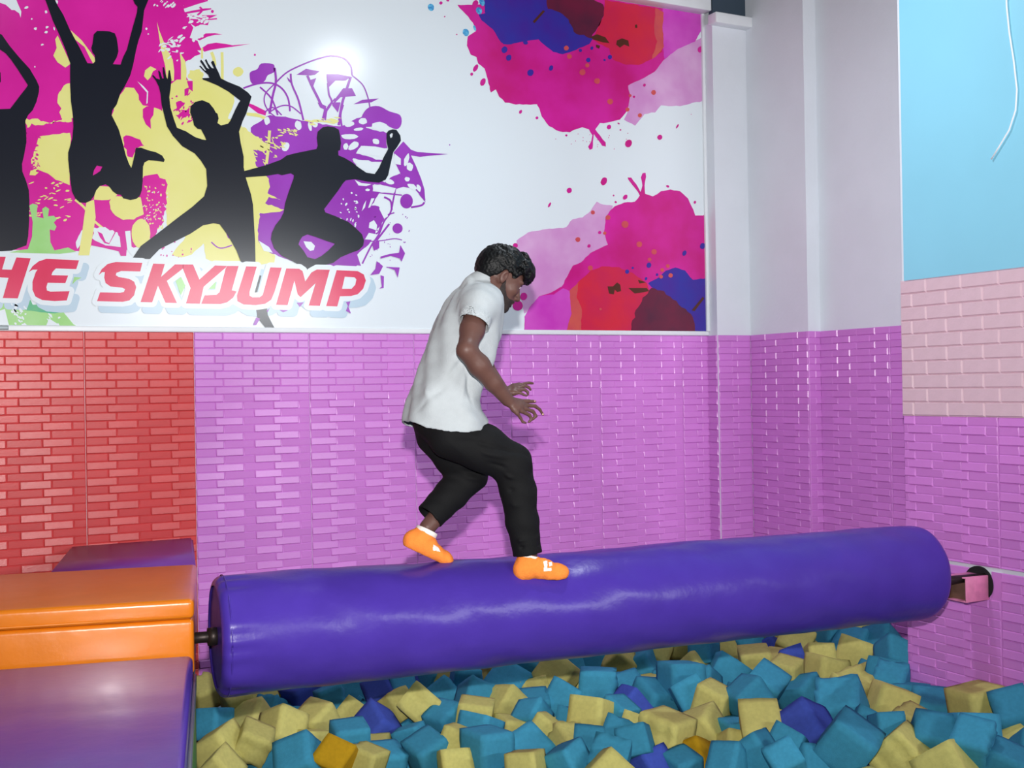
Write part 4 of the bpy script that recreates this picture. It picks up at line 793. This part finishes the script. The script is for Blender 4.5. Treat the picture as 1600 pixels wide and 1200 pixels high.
        for ax in range(3):
            o1 = [0, 0, 0]; o1[ax] = 1
            sA = g[:g.shape[0]-o1[0], :g.shape[1]-o1[1], :g.shape[2]-o1[2]]; sB = g[o1[0]:, o1[1]:, o1[2]:]
            E_ = np.argwhere(sA != sB); u, v = [(1, 2), (2, 0), (0, 1)][ax]
            E_ = E_[(E_[:, u] > 0) & (E_[:, v] > 0) & (E_[:, u] < act.shape[u]) & (E_[:, v] < act.shape[v])]
            def gt(du, dv):
                K = E_.copy(); K[:, u] -= du; K[:, v] -= dv; return idx[K[:, 0], K[:, 1], K[:, 2]]
            q = np.stack([gt(0, 0), gt(1, 0), gt(1, 1), gt(0, 1)], 1); fl_ = sA[E_[:, 0], E_[:, 1], E_[:, 2]]
            q[~fl_] = q[~fl_][:, ::-1]; F_.append(q)
        F_ = np.vstack(F_); F_ = F_[(F_ >= 0).all(1)]
        ed = np.vstack([F_[:, [0, 1]], F_[:, [1, 2]], F_[:, [2, 3]], F_[:, [3, 0]]])
        for it in range(smooth):
            S_ = np.zeros_like(V); n_ = np.zeros(len(V))
            np.add.at(S_, ed[:, 0], V[ed[:, 1]]); np.add.at(n_, ed[:, 0], 1); np.add.at(S_, ed[:, 1], V[ed[:, 0]]); np.add.at(n_, ed[:, 1], 1)
            V = V+.55*(S_/np.maximum(n_, 1)[:, None]-V)
        return V, F_
def vnormals(V, F_):
    n = np.cross(V[F_[:, 2]]-V[F_[:, 0]], V[F_[:, 3]]-V[F_[:, 1]]); N = np.zeros_like(V)
    for i in range(4): np.add.at(N, F_[:, i], n)
    return N/(np.linalg.norm(N, axis=1)[:, None]+1e-12)
def emit(name, V, F_, m, parent):
    W = np.array(OR_)+V[:, :1]*_ax+V[:, 1:2]*_e1+np.c_[np.zeros((len(V), 2)), V[:, 2]]
    W = W-np.array(person.location)
    # (u, w, z) is left-handed against the world, so the winding is turned round
    me = bpy.data.meshes.new(name); me.from_pydata(W.tolist(), [], F_[:, ::-1].tolist()); me.materials.append(m)
    me.polygons.foreach_set('use_smooth', [True]*len(me.polygons)); me.update()
    return link(name, me, parent)

SK = mat('skin', (92, 63, 56), .48, .06, 14, .06, 160, spec=.32)
SHIRT = mat('pale_grey_cotton', (172, 178, 182), .9, .03, 30, .25, 300, sheen=.1)
PANTS = mat('black_jersey', (14, 14, 16), .8, .05, 20, .2, 200, spec=.2)
SOCK = mat('orange_knit', (248, 140, 60), .9, .06, 60, .4, 260, spec=.2)
SOCKW = mat('white_knit', (236, 226, 220), .9, .05, 60, .3, 260, spec=.2)
HAIR = mat('black_hair', (8, 9, 11), .5, .2, 40, .3, 60, spec=.25, stretch=(1, 1, 3))
BEARD = mat('dark_stubble', (40, 29, 27), .7, .2, 90, .4, 240)
LIP = mat('lip', (110, 62, 60), .5)
EYEW = mat('eye_white', (215, 205, 200), .3); EYEB = mat('eye_dark', (16, 12, 12), .15)
NAIL = mat('fingernail', (196, 150, 140), .35)

foot_u = Q(846, 895, .13)
person = tag(empty('person', L2W((foot_u[0], .0, .84))), 'person in a pale grey shirt, black trousers and orange socks balancing on the purple roller', 'person')

# head frame: forward / left / up in local (u, w, z) coordinates
PT = math.radians(33); hf = np.array([math.cos(PT), 0, -math.sin(PT)]); hu = np.array([math.sin(PT), 0, math.cos(PT)]); hl = np.array([0, -1.0, 0])
HFR = np.array([hf, hl, hu]); HC = Q(779, 438, 0)
def H(x, y, z): return HC+hf*x+hl*y+hu*z

def head_sdf(S):
    S.ell(H(-.012, 0, .050), (.096, .073, .088), HFR, .01)            # cranium
    S.ell(H(.040, 0, .020), (.055, .062, .070), HFR, .02)             # face block
    S.ell(H(.050, 0, -.045), (.046, .050, .062), HFR, .02)            # jaw
    S.ell(H(.078, 0, -.088), (.022, .026, .020), HFR, .02)            # chin
    for sg in (-1, 1):
        S.ell(H(.014, sg*.045, -.050), (.030, .020, .034), HFR, .02)  # jaw angle
        S.ell(H(.062, sg*.040, -.010), (.026, .022, .022), HFR, .015) # cheekbone
        S.ell(H(.078, sg*.032, .036), (.016, .024, .009), HFR, .012)  # brow
        S.ell(H(.089, sg*.032, .017), (.016, .017, .011), HFR, .006, 'sub')   # eye socket
        S.ell(H(.0765, sg*.032, .017), (.0125, .0145, .0120), HFR, .003)
        S.ell(H(.101, sg*.013, -.027), (.011, .009, .008), HFR, .006) # nostril wing
        S.cone(H(-.006, sg*.073, -.016), H(-.012, sg*.080, .022), .010, .012, .006)   # ear
        S.ell(H(-.011, sg*.079, .006), (.018, .008, .028), HFR, .005)
        S.ell(H(-.006, sg*.087, .007), (.008, .006, .014), HFR, .004, 'sub')
    S.cone(H(.086, 0, .026), H(.112, 0, -.020), .009, .0125, .010)    # nose
    S.ell(H(.112, 0, -.020), (.013, .013, .011), HFR, .006)
    S.ell(H(.090, 0, -.046), (.014, .026, .013), HFR, .012)           # muzzle
    S.ell(H(.101, 0, -.050), (.007, .022, .0045), HFR, .004)          # upper lip
    S.ell(H(.098, 0, -.062), (.008, .020, .0055), HFR, .004)          # lower lip
    S.ell(H(.108, 0, -.0565), (.008, .026, .0016), HFR, .002, 'sub')
def hand(S, wrist, kn, fing, thumb, k=.006):
    """kn: four knuckles index..little; fing: joint lists from the knuckles on"""
    kn = [np.array(p) for p in kn]; wr = np.array(wrist)
    for i, p in enumerate(kn):
        S.cone(wr+(p-wr)*.12, p, .0150, .0098, .010)
    for i in range(3): S.cone(kn[i]+(wr-kn[i])*.3, kn[i+1]+(wr-kn[i+1])*.3, .0125, .0125, .010)
    rad = [(.0088, .0078, .0068, .0058), (.0090, .0080, .0070, .0060), (.0086, .0076, .0066, .0056), (.0076, .0066, .0058, .0050)]
    for p, js, rr in zip(kn, fing, rad):
        pts = [p]+[np.array(j) for j in js]
        for a in range(len(pts)-1): S.cone(pts[a], pts[a+1], rr[a], rr[a+1], .0025)
    S.cone(wr+(np.array(thumb[0])-wr)*.25, thumb[0], .016, .0125, .010)
    S.cone(thumb[0], thumb[1], .0110, .0092, .004); S.cone(thumb[1], thumb[2], .0090, .0066, .003)

# ---- skin: one continuous body
lo = np.array([.55, -.52, .80]); hi = np.array([1.62, .55, 2.24])
S = SDF(lo, hi, .0036)
sh_n, el_n, wr_n = Q(748, 478, .155), Q(729, 547, .30), Q(793, 625, .26)
sh_f, el_f, wr_f = Q(757, 478, -.155), Q(742, 556, -.27), Q(788, 614, -.20)
pel, mid, chest, nk = Q(690, 662, 0), Q(702, 600, 0), Q(728, 520, 0), Q(752, 464, 0)
S.chain([(pel, .090), (mid, .090), (chest, .10), (Q(742, 484, 0), .085)], .05)
for sg, sh_ in ((1, sh_n), (-1, sh_f)): S.cone(Q(735, 505, sg*.07), sh_, .085, .052, .04)
S.chain([(Q(748, 470, 0), .066), (Q(760, 455, 0), .056), (H(-.028, 0, -.03), .056)], .02)
S.chain([(sh_n, .052), (sh_n*.45+el_n*.55, .047), (el_n, .037)], .02); S.chain([(el_n, .0385), (el_n*.7+wr_n*.3, .0425), (el_n*.35+wr_n*.65, .0345), (wr_n, .0262)], .015)
S.chain([(sh_f, .050), (sh_f*.45+el_f*.55, .047), (el_f, .040)], .02); S.chain([(el_f, .042), (el_f*.7+wr_f*.3, .043), (wr_f, .0262)], .015)
hip_n, kn_n, an_n = Q(702, 676, .085), Q(806, 726, .11), Q(827, 866, .125)
hip_f, kn_f, an_f = Q(688, 676, -.085), Q(737, 742, -.07), Q(668, 824, -.02)
S.chain([(hip_n, .070), (kn_n, .048), (kn_n*.6+an_n*.4, .044), (an_n, .034)], .03); S.chain([(hip_f, .070), (kn_f, .048), (kn_f*.55+an_f*.45, .040), (an_f, .034)], .03)
head_sdf(S)
# near hand: relaxed, thumb on top, fingers hanging
W0, W1 = .245, .29
hand(S, wr_n, [Q(823, 633.5, .235), Q(820.5, 638.5, .252), Q(815, 642.5, .268), Q(808, 645.5, .280)],
     [[Q(836, 634.5, .225), Q(843.5, 640, .218), Q(848.5, 648, .214)], [Q(833, 643, .240), Q(837.5, 650, .236), Q(832.5, 655, .240)], [Q(827, 648.5, .258), Q(831, 655, .256), Q(826, 659.5, .258)], [Q(813.5, 653.5, .274), Q(817, 659.5, .272), Q(821.5, 660.5, .270)]],
     [Q(812, 627.5, .225), Q(825, 627, .215), Q(836, 627.5, .205)])
# far hand: palm down, fingers stretched forward
hand(S, wr_f, [Q(809, 603.5, -.215), Q(811, 606.5, -.20), Q(811, 610, -.185), Q(808, 613.5, -.17)],
     [[Q(818, 600, -.225), Q(826, 598.2, -.23), Q(832.5, 599, -.232)], [Q(820, 602.5, -.205), Q(826.5, 605.5, -.205), Q(829, 609, -.205)], [Q(819.5, 608.5, -.185), Q(824.5, 612.5, -.183), Q(825, 616.5, -.182)], [Q(814.5, 614.5, -.165), Q(819, 617, -.162), Q(823, 618.5, -.16)]],
     [Q(802, 603, -.225), Q(811, 600.5, -.24), Q(818, 600.5, -.25)])
V, F_ = S.net(2)
body = emit('body', V, F_, SK, person); body['label'] = 'dark brown skin of head, arms and hands'

# ---- face details
def ball(name, c, r, m, parent=person, fr=HFR, n=16):
    P_ = []; Fc = []
    for i in range(n+1):
        for j in range(2*n):
            a, b = math.pi*i/n, math.pi*j/n; v = np.array([math.cos(a)*r[0], math.sin(a)*math.cos(b)*r[1], math.sin(a)*math.sin(b)*r[2]]); P_.append(np.array(c)+v@fr)
    for i in range(n):
        for j in range(2*n): Fc.append((i*2*n+j, (i+1)*2*n+j, (i+1)*2*n+(j+1) % (2*n), i*2*n+(j+1) % (2*n)))
    return emit(name, np.array(P_), np.array(Fc), m, parent)
for sg in (-1, 1):
    ey = ball('eye', H(.0785, sg*.032, .016), (.0118, .0118, .0085), EYEW); ball('iris', H(.0885, sg*.031, .0155), (.0026, .0052, .0052), EYEB, ey)
    Sb = SDF(H(.083, sg*.034, .036)-.04, H(.083, sg*.034, .036)+.04, .0016); Sb.cone(H(.095, sg*.014, .0335), H(.080, sg*.048, .036), .0042, .0026, 0); Vb, Fb = Sb.net(1); emit('eyebrow', Vb, Fb, HAIR, person)
# beard: a thin coat grown over the jaw
Sb = SDF(HC-.17, HC+.17, .0026); head_sdf(Sb); Sb.f -= .0022
def bregion(X, Y, Z):
    D = (X-HC[0], Y-HC[1], Z-HC[2]); x = D[0]*hf[0]+D[2]*hf[2]+D[1]*0; z = D[0]*hu[0]+D[2]*hu[2]+D[1]*0
    y = np.abs(D[1])+D[0]*0+D[2]*0
    line = np.interp(x, [-.02, .0, .012, .03, .05, .07, .088, .12], [-.03, -.01, .002, -.034, -.050, -.052, -.044, -.042])   # upper border of the beard
    d1 = z-line; d2 = (-.108-z); d3 = (.004-x)*1.0
    lip_ = .010-np.sqrt((x-.104)**2+(z+.0565)**2*1.2+np.maximum(0, y-.016)**2)
    return np.maximum(np.maximum(d1, d3), lip_)
Sb.field(bregion, HC-.17, HC+.17, 0, 'int'); Vb, Fb = Sb.net(1)
Nb = vnormals(Vb, Fb); ph_ = Vb*900; Vb = Vb+Nb*(.0008*np.sin(ph_[:, 0]+2*np.sin(ph_[:, 2]*.7))*np.cos(ph_[:, 1]*1.1))[:, None]
emit('beard', Vb, Fb, BEARD, person)
ms = SDF(H(.1, 0, -.04)-.05, H(.1, 0, -.04)+.05, .0018)
for sg in (-1, 1): ms.cone(H(.1045, 0, -.0405), H(.090, sg*.028, -.050), .0050, .0036, .002)
Vb, Fb = ms.net(1); emit('moustache', Vb, Fb, BEARD, person)
# hair: thick wavy mop built of locks
rh = random.Random(5); Sh = SDF(HC-np.array([.20, .15, .20]), HC+np.array([.24, .15, .24]), .0034)
Sh.ell(H(-.016, 0, .054), (.109, .086, .094), HFR, .01); Sh.ell(H(.058, 0, .100), (.066, .070, .048), HFR, .03); Sh.ell(H(-.066, 0, .030), (.058, .074, .074), HFR, .02); Sh.ell(H(.090, 0, .082), (.030, .058, .030), HFR, .02)
for k in range(260):
    a, b = rh.uniform(0, 2*math.pi), math.acos(rh.uniform(-.6, 1)); d = np.array([math.sin(b)*math.cos(a), math.sin(b)*math.sin(a), math.cos(b)])
    base = np.array([-.006, 0, .058])+d*np.array([.110, .087, .092]) + (np.array([.018, 0, .010]) if d[0] > .2 and d[2] > .0 else 0)
    fl_ = np.array([.75, .1*np.sign(d[1]), -.30]); fl_ = fl_-d*(fl_@d); fl_ /= np.linalg.norm(fl_)+1e-6; sd_ = np.cross(d, fl_)
    r0 = rh.uniform(.0055, .009); Lk = rh.uniform(.03, .055); ph = rh.uniform(0, 6.28); am = rh.uniform(.002, .006); prev = None
    for t in np.linspace(0, 1, 6):
        cur = base+fl_*Lk*(t-.4)+sd_*am*math.sin(ph+t*6)+d*(.002*math.sin(ph*2+t*5)-.05*Lk*(t-.4)**2*8)
        if prev is not None: Sh.cone(H(*prev), H(*cur), r0*(1-.5*max(0, t-.3)), r0*(1-.5*max(0, t-.1)), .004)
        prev = cur
def hregion(X, Y, Z):
    D = (X-HC[0], Y-HC[1], Z-HC[2]); x = D[0]*hf[0]+D[2]*hf[2]+D[1]*0; z = D[0]*hu[0]+D[2]*hu[2]+D[1]*0; y = np.abs(D[1])+D[0]*0+D[2]*0
    line = np.interp(x, [-.12, -.085, -.055, -.030, -.012, .010, .026, .040, .060, .085, .11, .14], [-.050, -.066, -.034, .012, .036, .038, .018, .034, .058, .060, .050, .050])
    line = line+.006*np.sin(x*170+y*60)
    return (line-z)*.8
Sh.field(hregion, HC-.3, HC+.3, 0, 'int'); Vb, Fb = Sh.net(1)
Nb = vnormals(Vb, Fb); q = Vb*np.array([330, 420, 300]); Vb = Vb+Nb*(0.0007*np.sin(q[:, 0]+1.8*np.sin(q[:, 2]*.6)+q[:, 1]*.4))[:, None]
emit('hair', Vb, Fb, HAIR, person)

# ---- shirt
YS = [436, 442, 448, 456, 466, 478, 492, 510, 530, 550, 570, 590, 610, 625, 640, 655, 672, 690]
XL = [733, 728, 722, 713, 705, 698, 690, 682, 674, 667, 660, 653, 646, 641, 636, 632, 631, 632]
XRt = [750, 757, 765, 773, 778, 780, 780, 778, 774, 768, 763, 757, 749, 744, 747, 756, 757, 756]
RL = [.050, .075, .105, .140, .165, .178, .182, .180, .175, .170, .166, .163, .166, .172, .180, .188, .192, .192]
zz = np.array([Q(740, y)[2] for y in YS])[::-1]
uL = np.array([Q(x, y)[0] for x, y in zip(XL, YS)])[::-1]; uR = np.array([Q(x, y)[0] for x, y in zip(XRt, YS)])[::-1]; rl = np.array(RL)[::-1]
hemx = [Q(x, y) for x, y in ((620, 650), (631, 657), (650, 667), (675, 672), (700, 674), (730, 671), (757, 657), (770, 650))]
hem_u = np.array([p[0] for p in hemx]); hem_z = np.array([p[2] for p in hemx])
def torso(X, Y, Z, grow=0.0):
    l_ = np.interp(Z, zz, uL); r_ = np.interp(Z, zz, uR); w_ = np.interp(Z, zz, rl)+grow; c = (l_+r_)/2; a = (r_-l_)/2+grow
    # fold towards the belly and soft pleats
    ang = np.arctan2(Y, (X-c))
    pl = .0035*np.sin(ang*5+Z*14)+.0025*np.sin(ang*9-Z*30+1.2)
    e = 2.3
    q = (np.abs((X-c)/a)**e+np.abs(Y/w_)**e)**(1/e)
    return ((q-1)*np.minimum(a, w_)*.92-pl)
Ss = SDF([.55, -.36, 1.30], [1.45, .42, 2.10], .0042)
lo_, hi_ = Ss.lo, Ss.lo+Ss.h*Ss.n
Ss.field(lambda X, Y, Z: np.maximum(torso(X, Y, Z), Z-Q(740, 442)[2]), lo_, hi_, 0, 'u')
# sleeves
for sg, shp, elp in ((1, sh_n, el_n), (-1, sh_f, el_f)):
    sA = Q(752, 470, sg*.120); sB = shp*.60+elp*.40+np.array([.010, 0, .0]); Ss.cone(sA, shp, .066, .066, .04); Ss.cone(shp, shp*.35+elp*.65, .066, .063, .02)
    n_ = np.array([-.50, .30*sg, -.80]); n_ /= np.linalg.norm(n_)
    p0 = Q(740, 511, sg*.20)
    Ss.plane(p0, n_, np.minimum(shp, elp)-np.array([.14, 0, .15])+np.array([0, .12 if sg > 0 else -.2, 0]), np.maximum(shp, elp)+np.array([.14, 0, .15])+np.array([0, .2 if sg > 0 else -.12, 0])) if False else None
    def sleeve_cut(X, Y, Z, p0=p0, n_=n_, sg=sg):
        d = (X-p0[0])*n_[0]+(Y-p0[1])*n_[1]+(Z-p0[2])*n_[2]
        keep = torso(X, Y, Z)+0*Y                             # never cuts into the trunk
        return np.minimum(d, np.maximum(keep, -.02)*1.0)
    Ss.field(sleeve_cut, lo_, hi_, 0, 'int')
    Ss.cone(shp*.72+elp*.28, shp*.2+elp*.8, .0585, .060, .004, 'sub') if sg > 0 else Ss.cone(shp*.72+elp*.28, shp*.2+elp*.8, .056, .058, .004, 'sub')
    Ss.field(lambda X, Y, Z: torso(X, Y, Z)+.002, lo_, hi_, .004, 'u') if False else None
# collar
Ss.chain([(Q(744, 452, 0), .066), (Q(752, 446, 0), .063)], .012)
# hem
Ss.field(lambda X, Y, Z: np.interp(X, hem_u, hem_z)+Y*0-Z, lo_, hi_, 0, 'int')
Ss.field(lambda X, Y, Z: np.maximum(torso(X, Y, Z, -.008), Z-(np.interp(X, hem_u, hem_z)+.05)), lo_, hi_, .003, 'sub')
Ss.cone(Q(752, 458, 0), H(-.02, 0, -.045), .058, .060, .004, 'sub')
Vs, Fs = Ss.net(2); Ns = vnormals(Vs, Fs)
def folds(V, N, specs):
    """creases: (point a, point b, width, depth) raised or sunk along a line"""
    d = np.zeros(len(V))
    for a, b, wd, am in specs:
        a, b = np.array(a), np.array(b); e = b-a; t = np.clip(((V-a)@e)/(e@e), 0, 1); ds = np.linalg.norm(V-a-t[:, None]*e, axis=1)
        d += 1.5*am*np.exp(-(ds/wd)**2)*np.sin(np.pi*(.15+.7*t))
    return V+N*d[:, None]
Vs = folds(Vs, Ns, [(Q(757, 520, .16), Q(700, 560, .17), .012, .006), (Q(752, 530, .16), Q(690, 600, .165), .014, -.006), (Q(740, 545, .165), Q(715, 640, .16), .012, .005), (Q(728, 560, .17), Q(735, 640, .15), .010, -.007), (Q(734, 600, .14), Q(733, 640, .13), .008, .006), (Q(660, 600, .1), Q(690, 655, .15), .013, .005), (Q(650, 640, .10), Q(700, 600, .16), .014, -.004), (Q(720, 470, .12), Q(690, 520, .13), .014, .004), (Q(768, 480, .12), Q(745, 500, .21), .010, .005), (Q(760, 470, .10), Q(728, 495, .20), .010, -.005), (Q(745, 470, .15), Q(735, 498, .22), .008, .004)])
Vs = Vs+Ns*(.0012*np.sin(Vs[:, 0]*60+Vs[:, 2]*45)*np.sin(Vs[:, 1]*50-Vs[:, 2]*38))[:, None]
shirt = emit('shirt', Vs, Fs, SHIRT, person)
# collar band
cb = []
for k in range(40):
    t = k*2*math.pi/40; c = Q(751, 455, 0); fx, fz = math.cos(math.radians(38)), math.sin(math.radians(38))
    cb.append(L2W(c+np.array([.066*math.cos(t)*fx, .063*math.sin(t), -.066*math.cos(t)*fz+.006]))-person.location)
tube('collar', cb+[cb[0]], .0065, SHIRT, shirt, 8)

# ---- trousers
Sp = SDF([.50, -.30, .84], [1.62, .34, 1.52], .0042)
Sp.ell(Q(692, 660, 0), (.122, .150, .09), None, .02)
cf_n, cf_f = Q(825, 866, .125), Q(671, 808, -.035)
Sp.chain([(Q(705, 680, .070), .098), (Q(755, 700, .088), .095), (Q(799, 724, .105), .083)], .03); Sp.chain([(Q(799, 724, .105), .083), (Q(810, 770, .11), .073), (Q(816, 815, .118), .066), (cf_n+(cf_n-kn_n)*.1, .059)], .02)
Sp.chain([(Q(686, 678, -.070), .098), (Q(715, 714, -.075), .090), (Q(733, 741, -.068), .079)], .03); Sp.chain([(Q(733, 741, -.068), .076), (Q(705, 772, -.055), .068), (cf_f+(cf_f-kn_f)*.15, .060)], .02)
for cf, kn_, lg in ((cf_n, Q(810, 770, .11), 1), (cf_f, Q(733, 741, -.068), 0)):
    ax_ = (cf-kn_)/np.linalg.norm(cf-kn_); b_ = np.array([.13, .12, .13])
    Sp.plane(cf, ax_, cf-b_, cf+b_+np.array([0, 0, 0]))
    Sp.cone(cf-ax_*.035, cf+ax_*.03, .050, .052, .003, 'sub')
Vp, Fp = Sp.net(2); Np = vnormals(Vp, Fp)
Vp = folds(Vp, Np, [(Q(745, 672, .19), Q(800, 690, .19), .010, .006), (Q(740, 690, .19), Q(822, 712, .17), .011, -.006), (Q(755, 708, .19), Q(828, 722, .16), .010, .007), (Q(765, 725, .18), Q(832, 738, .15), .010, -.006), (Q(775, 740, .18), Q(830, 752, .16), .009, .006), (Q(785, 768, .17), Q(836, 760, .16), .010, -.005), (Q(792, 790, .17), Q(838, 786, .16), .012, .004), (Q(798, 848, .17), Q(842, 838, .17), .008, .006), (Q(802, 858, .17), Q(846, 850, .17), .007, -.006), (Q(690, 680, .18), Q(745, 735, .16), .012, .006), (Q(705, 742, .02), Q(760, 752, .02), .010, .006), (Q(715, 735, .02), Q(755, 742, .02), .009, -.006), (Q(700, 690, .18), Q(760, 690, .19), .014, -.005), (Q(660, 800, .03), Q(692, 815, .03), .008, .005)])
Vp = Vp+Np*(.0016*np.sin(Vp[:, 0]*42+Vp[:, 2]*70)*np.sin(Vp[:, 1]*36-Vp[:, 2]*25))[:, None]
emit('trousers', Vp, Fp, PANTS, person)

# ---- socks with feet inside
def sock(toe, ball_, mid_, heel, ank, top, wid, up):
    pts = np.array([toe, ball_, mid_, heel, ank, top]); lo = pts.min(0)-.08; hi = pts.max(0)+.08
    S_ = SDF(lo, hi, .0028); up = np.array(up)/np.linalg.norm(up); fw = (np.array(toe)-np.array(heel)); fw /= np.linalg.norm(fw); sd = np.cross(up, fw)
    fr = np.array([fw, sd, up])
    S_.ell(heel, (.040, .034, .037), fr, .01); S_.ell(mid_, (.066, .037, .036), fr, .03); S_.ell(ball_, (.054, .045, .030), fr, .03); S_.ell(toe, (.034, .041, .0235), fr, .025)
    S_.cone(heel+up*.012, ank, .036, .040, .025); S_.cone(mid_+up*.010, ank, .034, .038, .04); S_.cone(ank, top, .0425, .0425, .01)
    ax_ = (np.array(top)-np.array(ank)); ax_ /= np.linalg.norm(ax_)
    S_.plane(top, ax_)
    S_.cone(np.array(top)-ax_*.004, np.array(top)+ax_*.03, .0390, .0390, 0, 'sub')
    V_, F2 = S_.net(2); N_ = vnormals(V_, F2)
    V_ = V_+N_*(.0009*np.sin((V_-heel)@fw*160+2*np.sin((V_-heel)@up*60)))[:, None]
    return V_, F2, fr, ax_
def band(c, ax_, r, h, m, nm, par):
    a = np.cross(ax_, [0, 1, 0.1]); a /= np.linalg.norm(a); b = np.cross(ax_, a); P_ = []; Fc = []; n = 36
    prof = [(r, -h/2), (r+.0022, -h/2+.002), (r+.0022, h/2-.002), (r, h/2), (r-.003, h/2), (r-.003, -h/2)]
    for (rr, zz_) in prof:
        for k in range(n): t = 2*math.pi*k/n; P_.append(np.array(c)+ax_*zz_+(a*math.cos(t)+b*math.sin(t))*rr)
    for i in range(6):
        for k in range(n): Fc.append((i*n+k, i*n+(k+1) % n, ((i+1) % 6)*n+(k+1) % n, ((i+1) % 6)*n+k))
    return emit(nm, np.array(P_), np.array(Fc), m, par)
# near foot, flat on the roller and rolled with its side
up_n = np.array([-.02, .36, .93])
V1, F1_, fr_n, a_n = sock(Q(876, 893, .150), Q(864, 894, .148), Q(843, 889, .142), Q(818, 893, .142), Q(824, 880, .130), Q(826, 868, .126), 1, up_n)
def flat_sole(V_, up_, lift):
    up_ = up_/np.linalg.norm(up_); h_ = V_@up_; b_ = np.percentile(h_, 2)+lift
    return V_-np.where(h_ < b_, (h_-b_)*.88, 0)[:, None]*up_
V1 = flat_sole(V1, up_n, .016)
sk1 = emit('sock', V1, F1_, SOCK, person)
band(Q(826, 871, .127), a_n, .0452, .012, SOCKW, 'sock_cuff', sk1)
# far foot, heel lifted, toes on the roller
up_f = np.array([.46, .05, .88])
V2, F2_, fr_f, a_f = sock(Q(696, 873, -.012), Q(685, 867, -.014), Q(664, 855, -.018), Q(645, 847, -.02), Q(660, 842, -.02), Q(667, 827, -.022), 1, up_f)
V2 = flat_sole(V2, up_f, .010)
sk2 = emit('sock', V2, F2_, SOCK, person)
band(Q(666, 831, -.022), a_f, .0450, .020, SOCKW, 'sock_cuff', sk2)
# printed mark on the instep of each sock: an angular white U-shaped emblem
def decal(Vm, Fm, pts, name, par, off=.0012):
    """patches of the sock surface nearest the camera inside pixel polygons, lifted slightly"""
    N_ = vnormals(Vm, Fm); W = np.array([np.array(L2W(v)) for v in Vm]); pr = np.array([proj(p)[:2] for p in W])
    cen = pr[Fm].mean(1); nn = N_[Fm].mean(1); ok = nn[:, 1] > .1
    def inside(P, c):
        r_ = np.zeros(len(c), bool)
        for a, b in zip(P, P[1:]+P[:1]): r_ ^= ((a[1] > c[:, 1]) != (b[1] > c[:, 1])) & (c[:, 0] < (b[0]-a[0])*(c[:, 1]-a[1])/((b[1]-a[1]) or 1e-9)+a[0])
        return r_
    sel = np.zeros(len(cen), bool)
    for P in pts: sel |= inside(P, cen)
    f = Fm[sel & ok]
    if len(f) == 0: return
    ids = np.unique(f); mp = -np.ones(len(Vm), int); mp[ids] = np.arange(len(ids))
    emit(name, Vm[ids]+N_[ids]*off, mp[f], SOCKW, par)
decal(V1, F1_, [[(849, 877), (855, 876), (855, 888), (850, 889)], [(849, 889), (861, 887), (862, 892), (850, 893)], [(857, 879), (862, 878), (863, 884), (858, 885)]], 'sock_emblem', sk1)
decal(V2, F2_, [[(677, 851), (684, 855), (688, 862), (676, 860)]], 'sock_emblem', sk2)
# fingernails of the near hand
for p, d in ((Q(848.3, 647.4, .220), (.004, .0024, .0036)), (Q(835.2, 627.0, .211), (.0046, .0026, .0034))): ball('fingernail', p, d, NAIL, body, np.eye(3), 8)
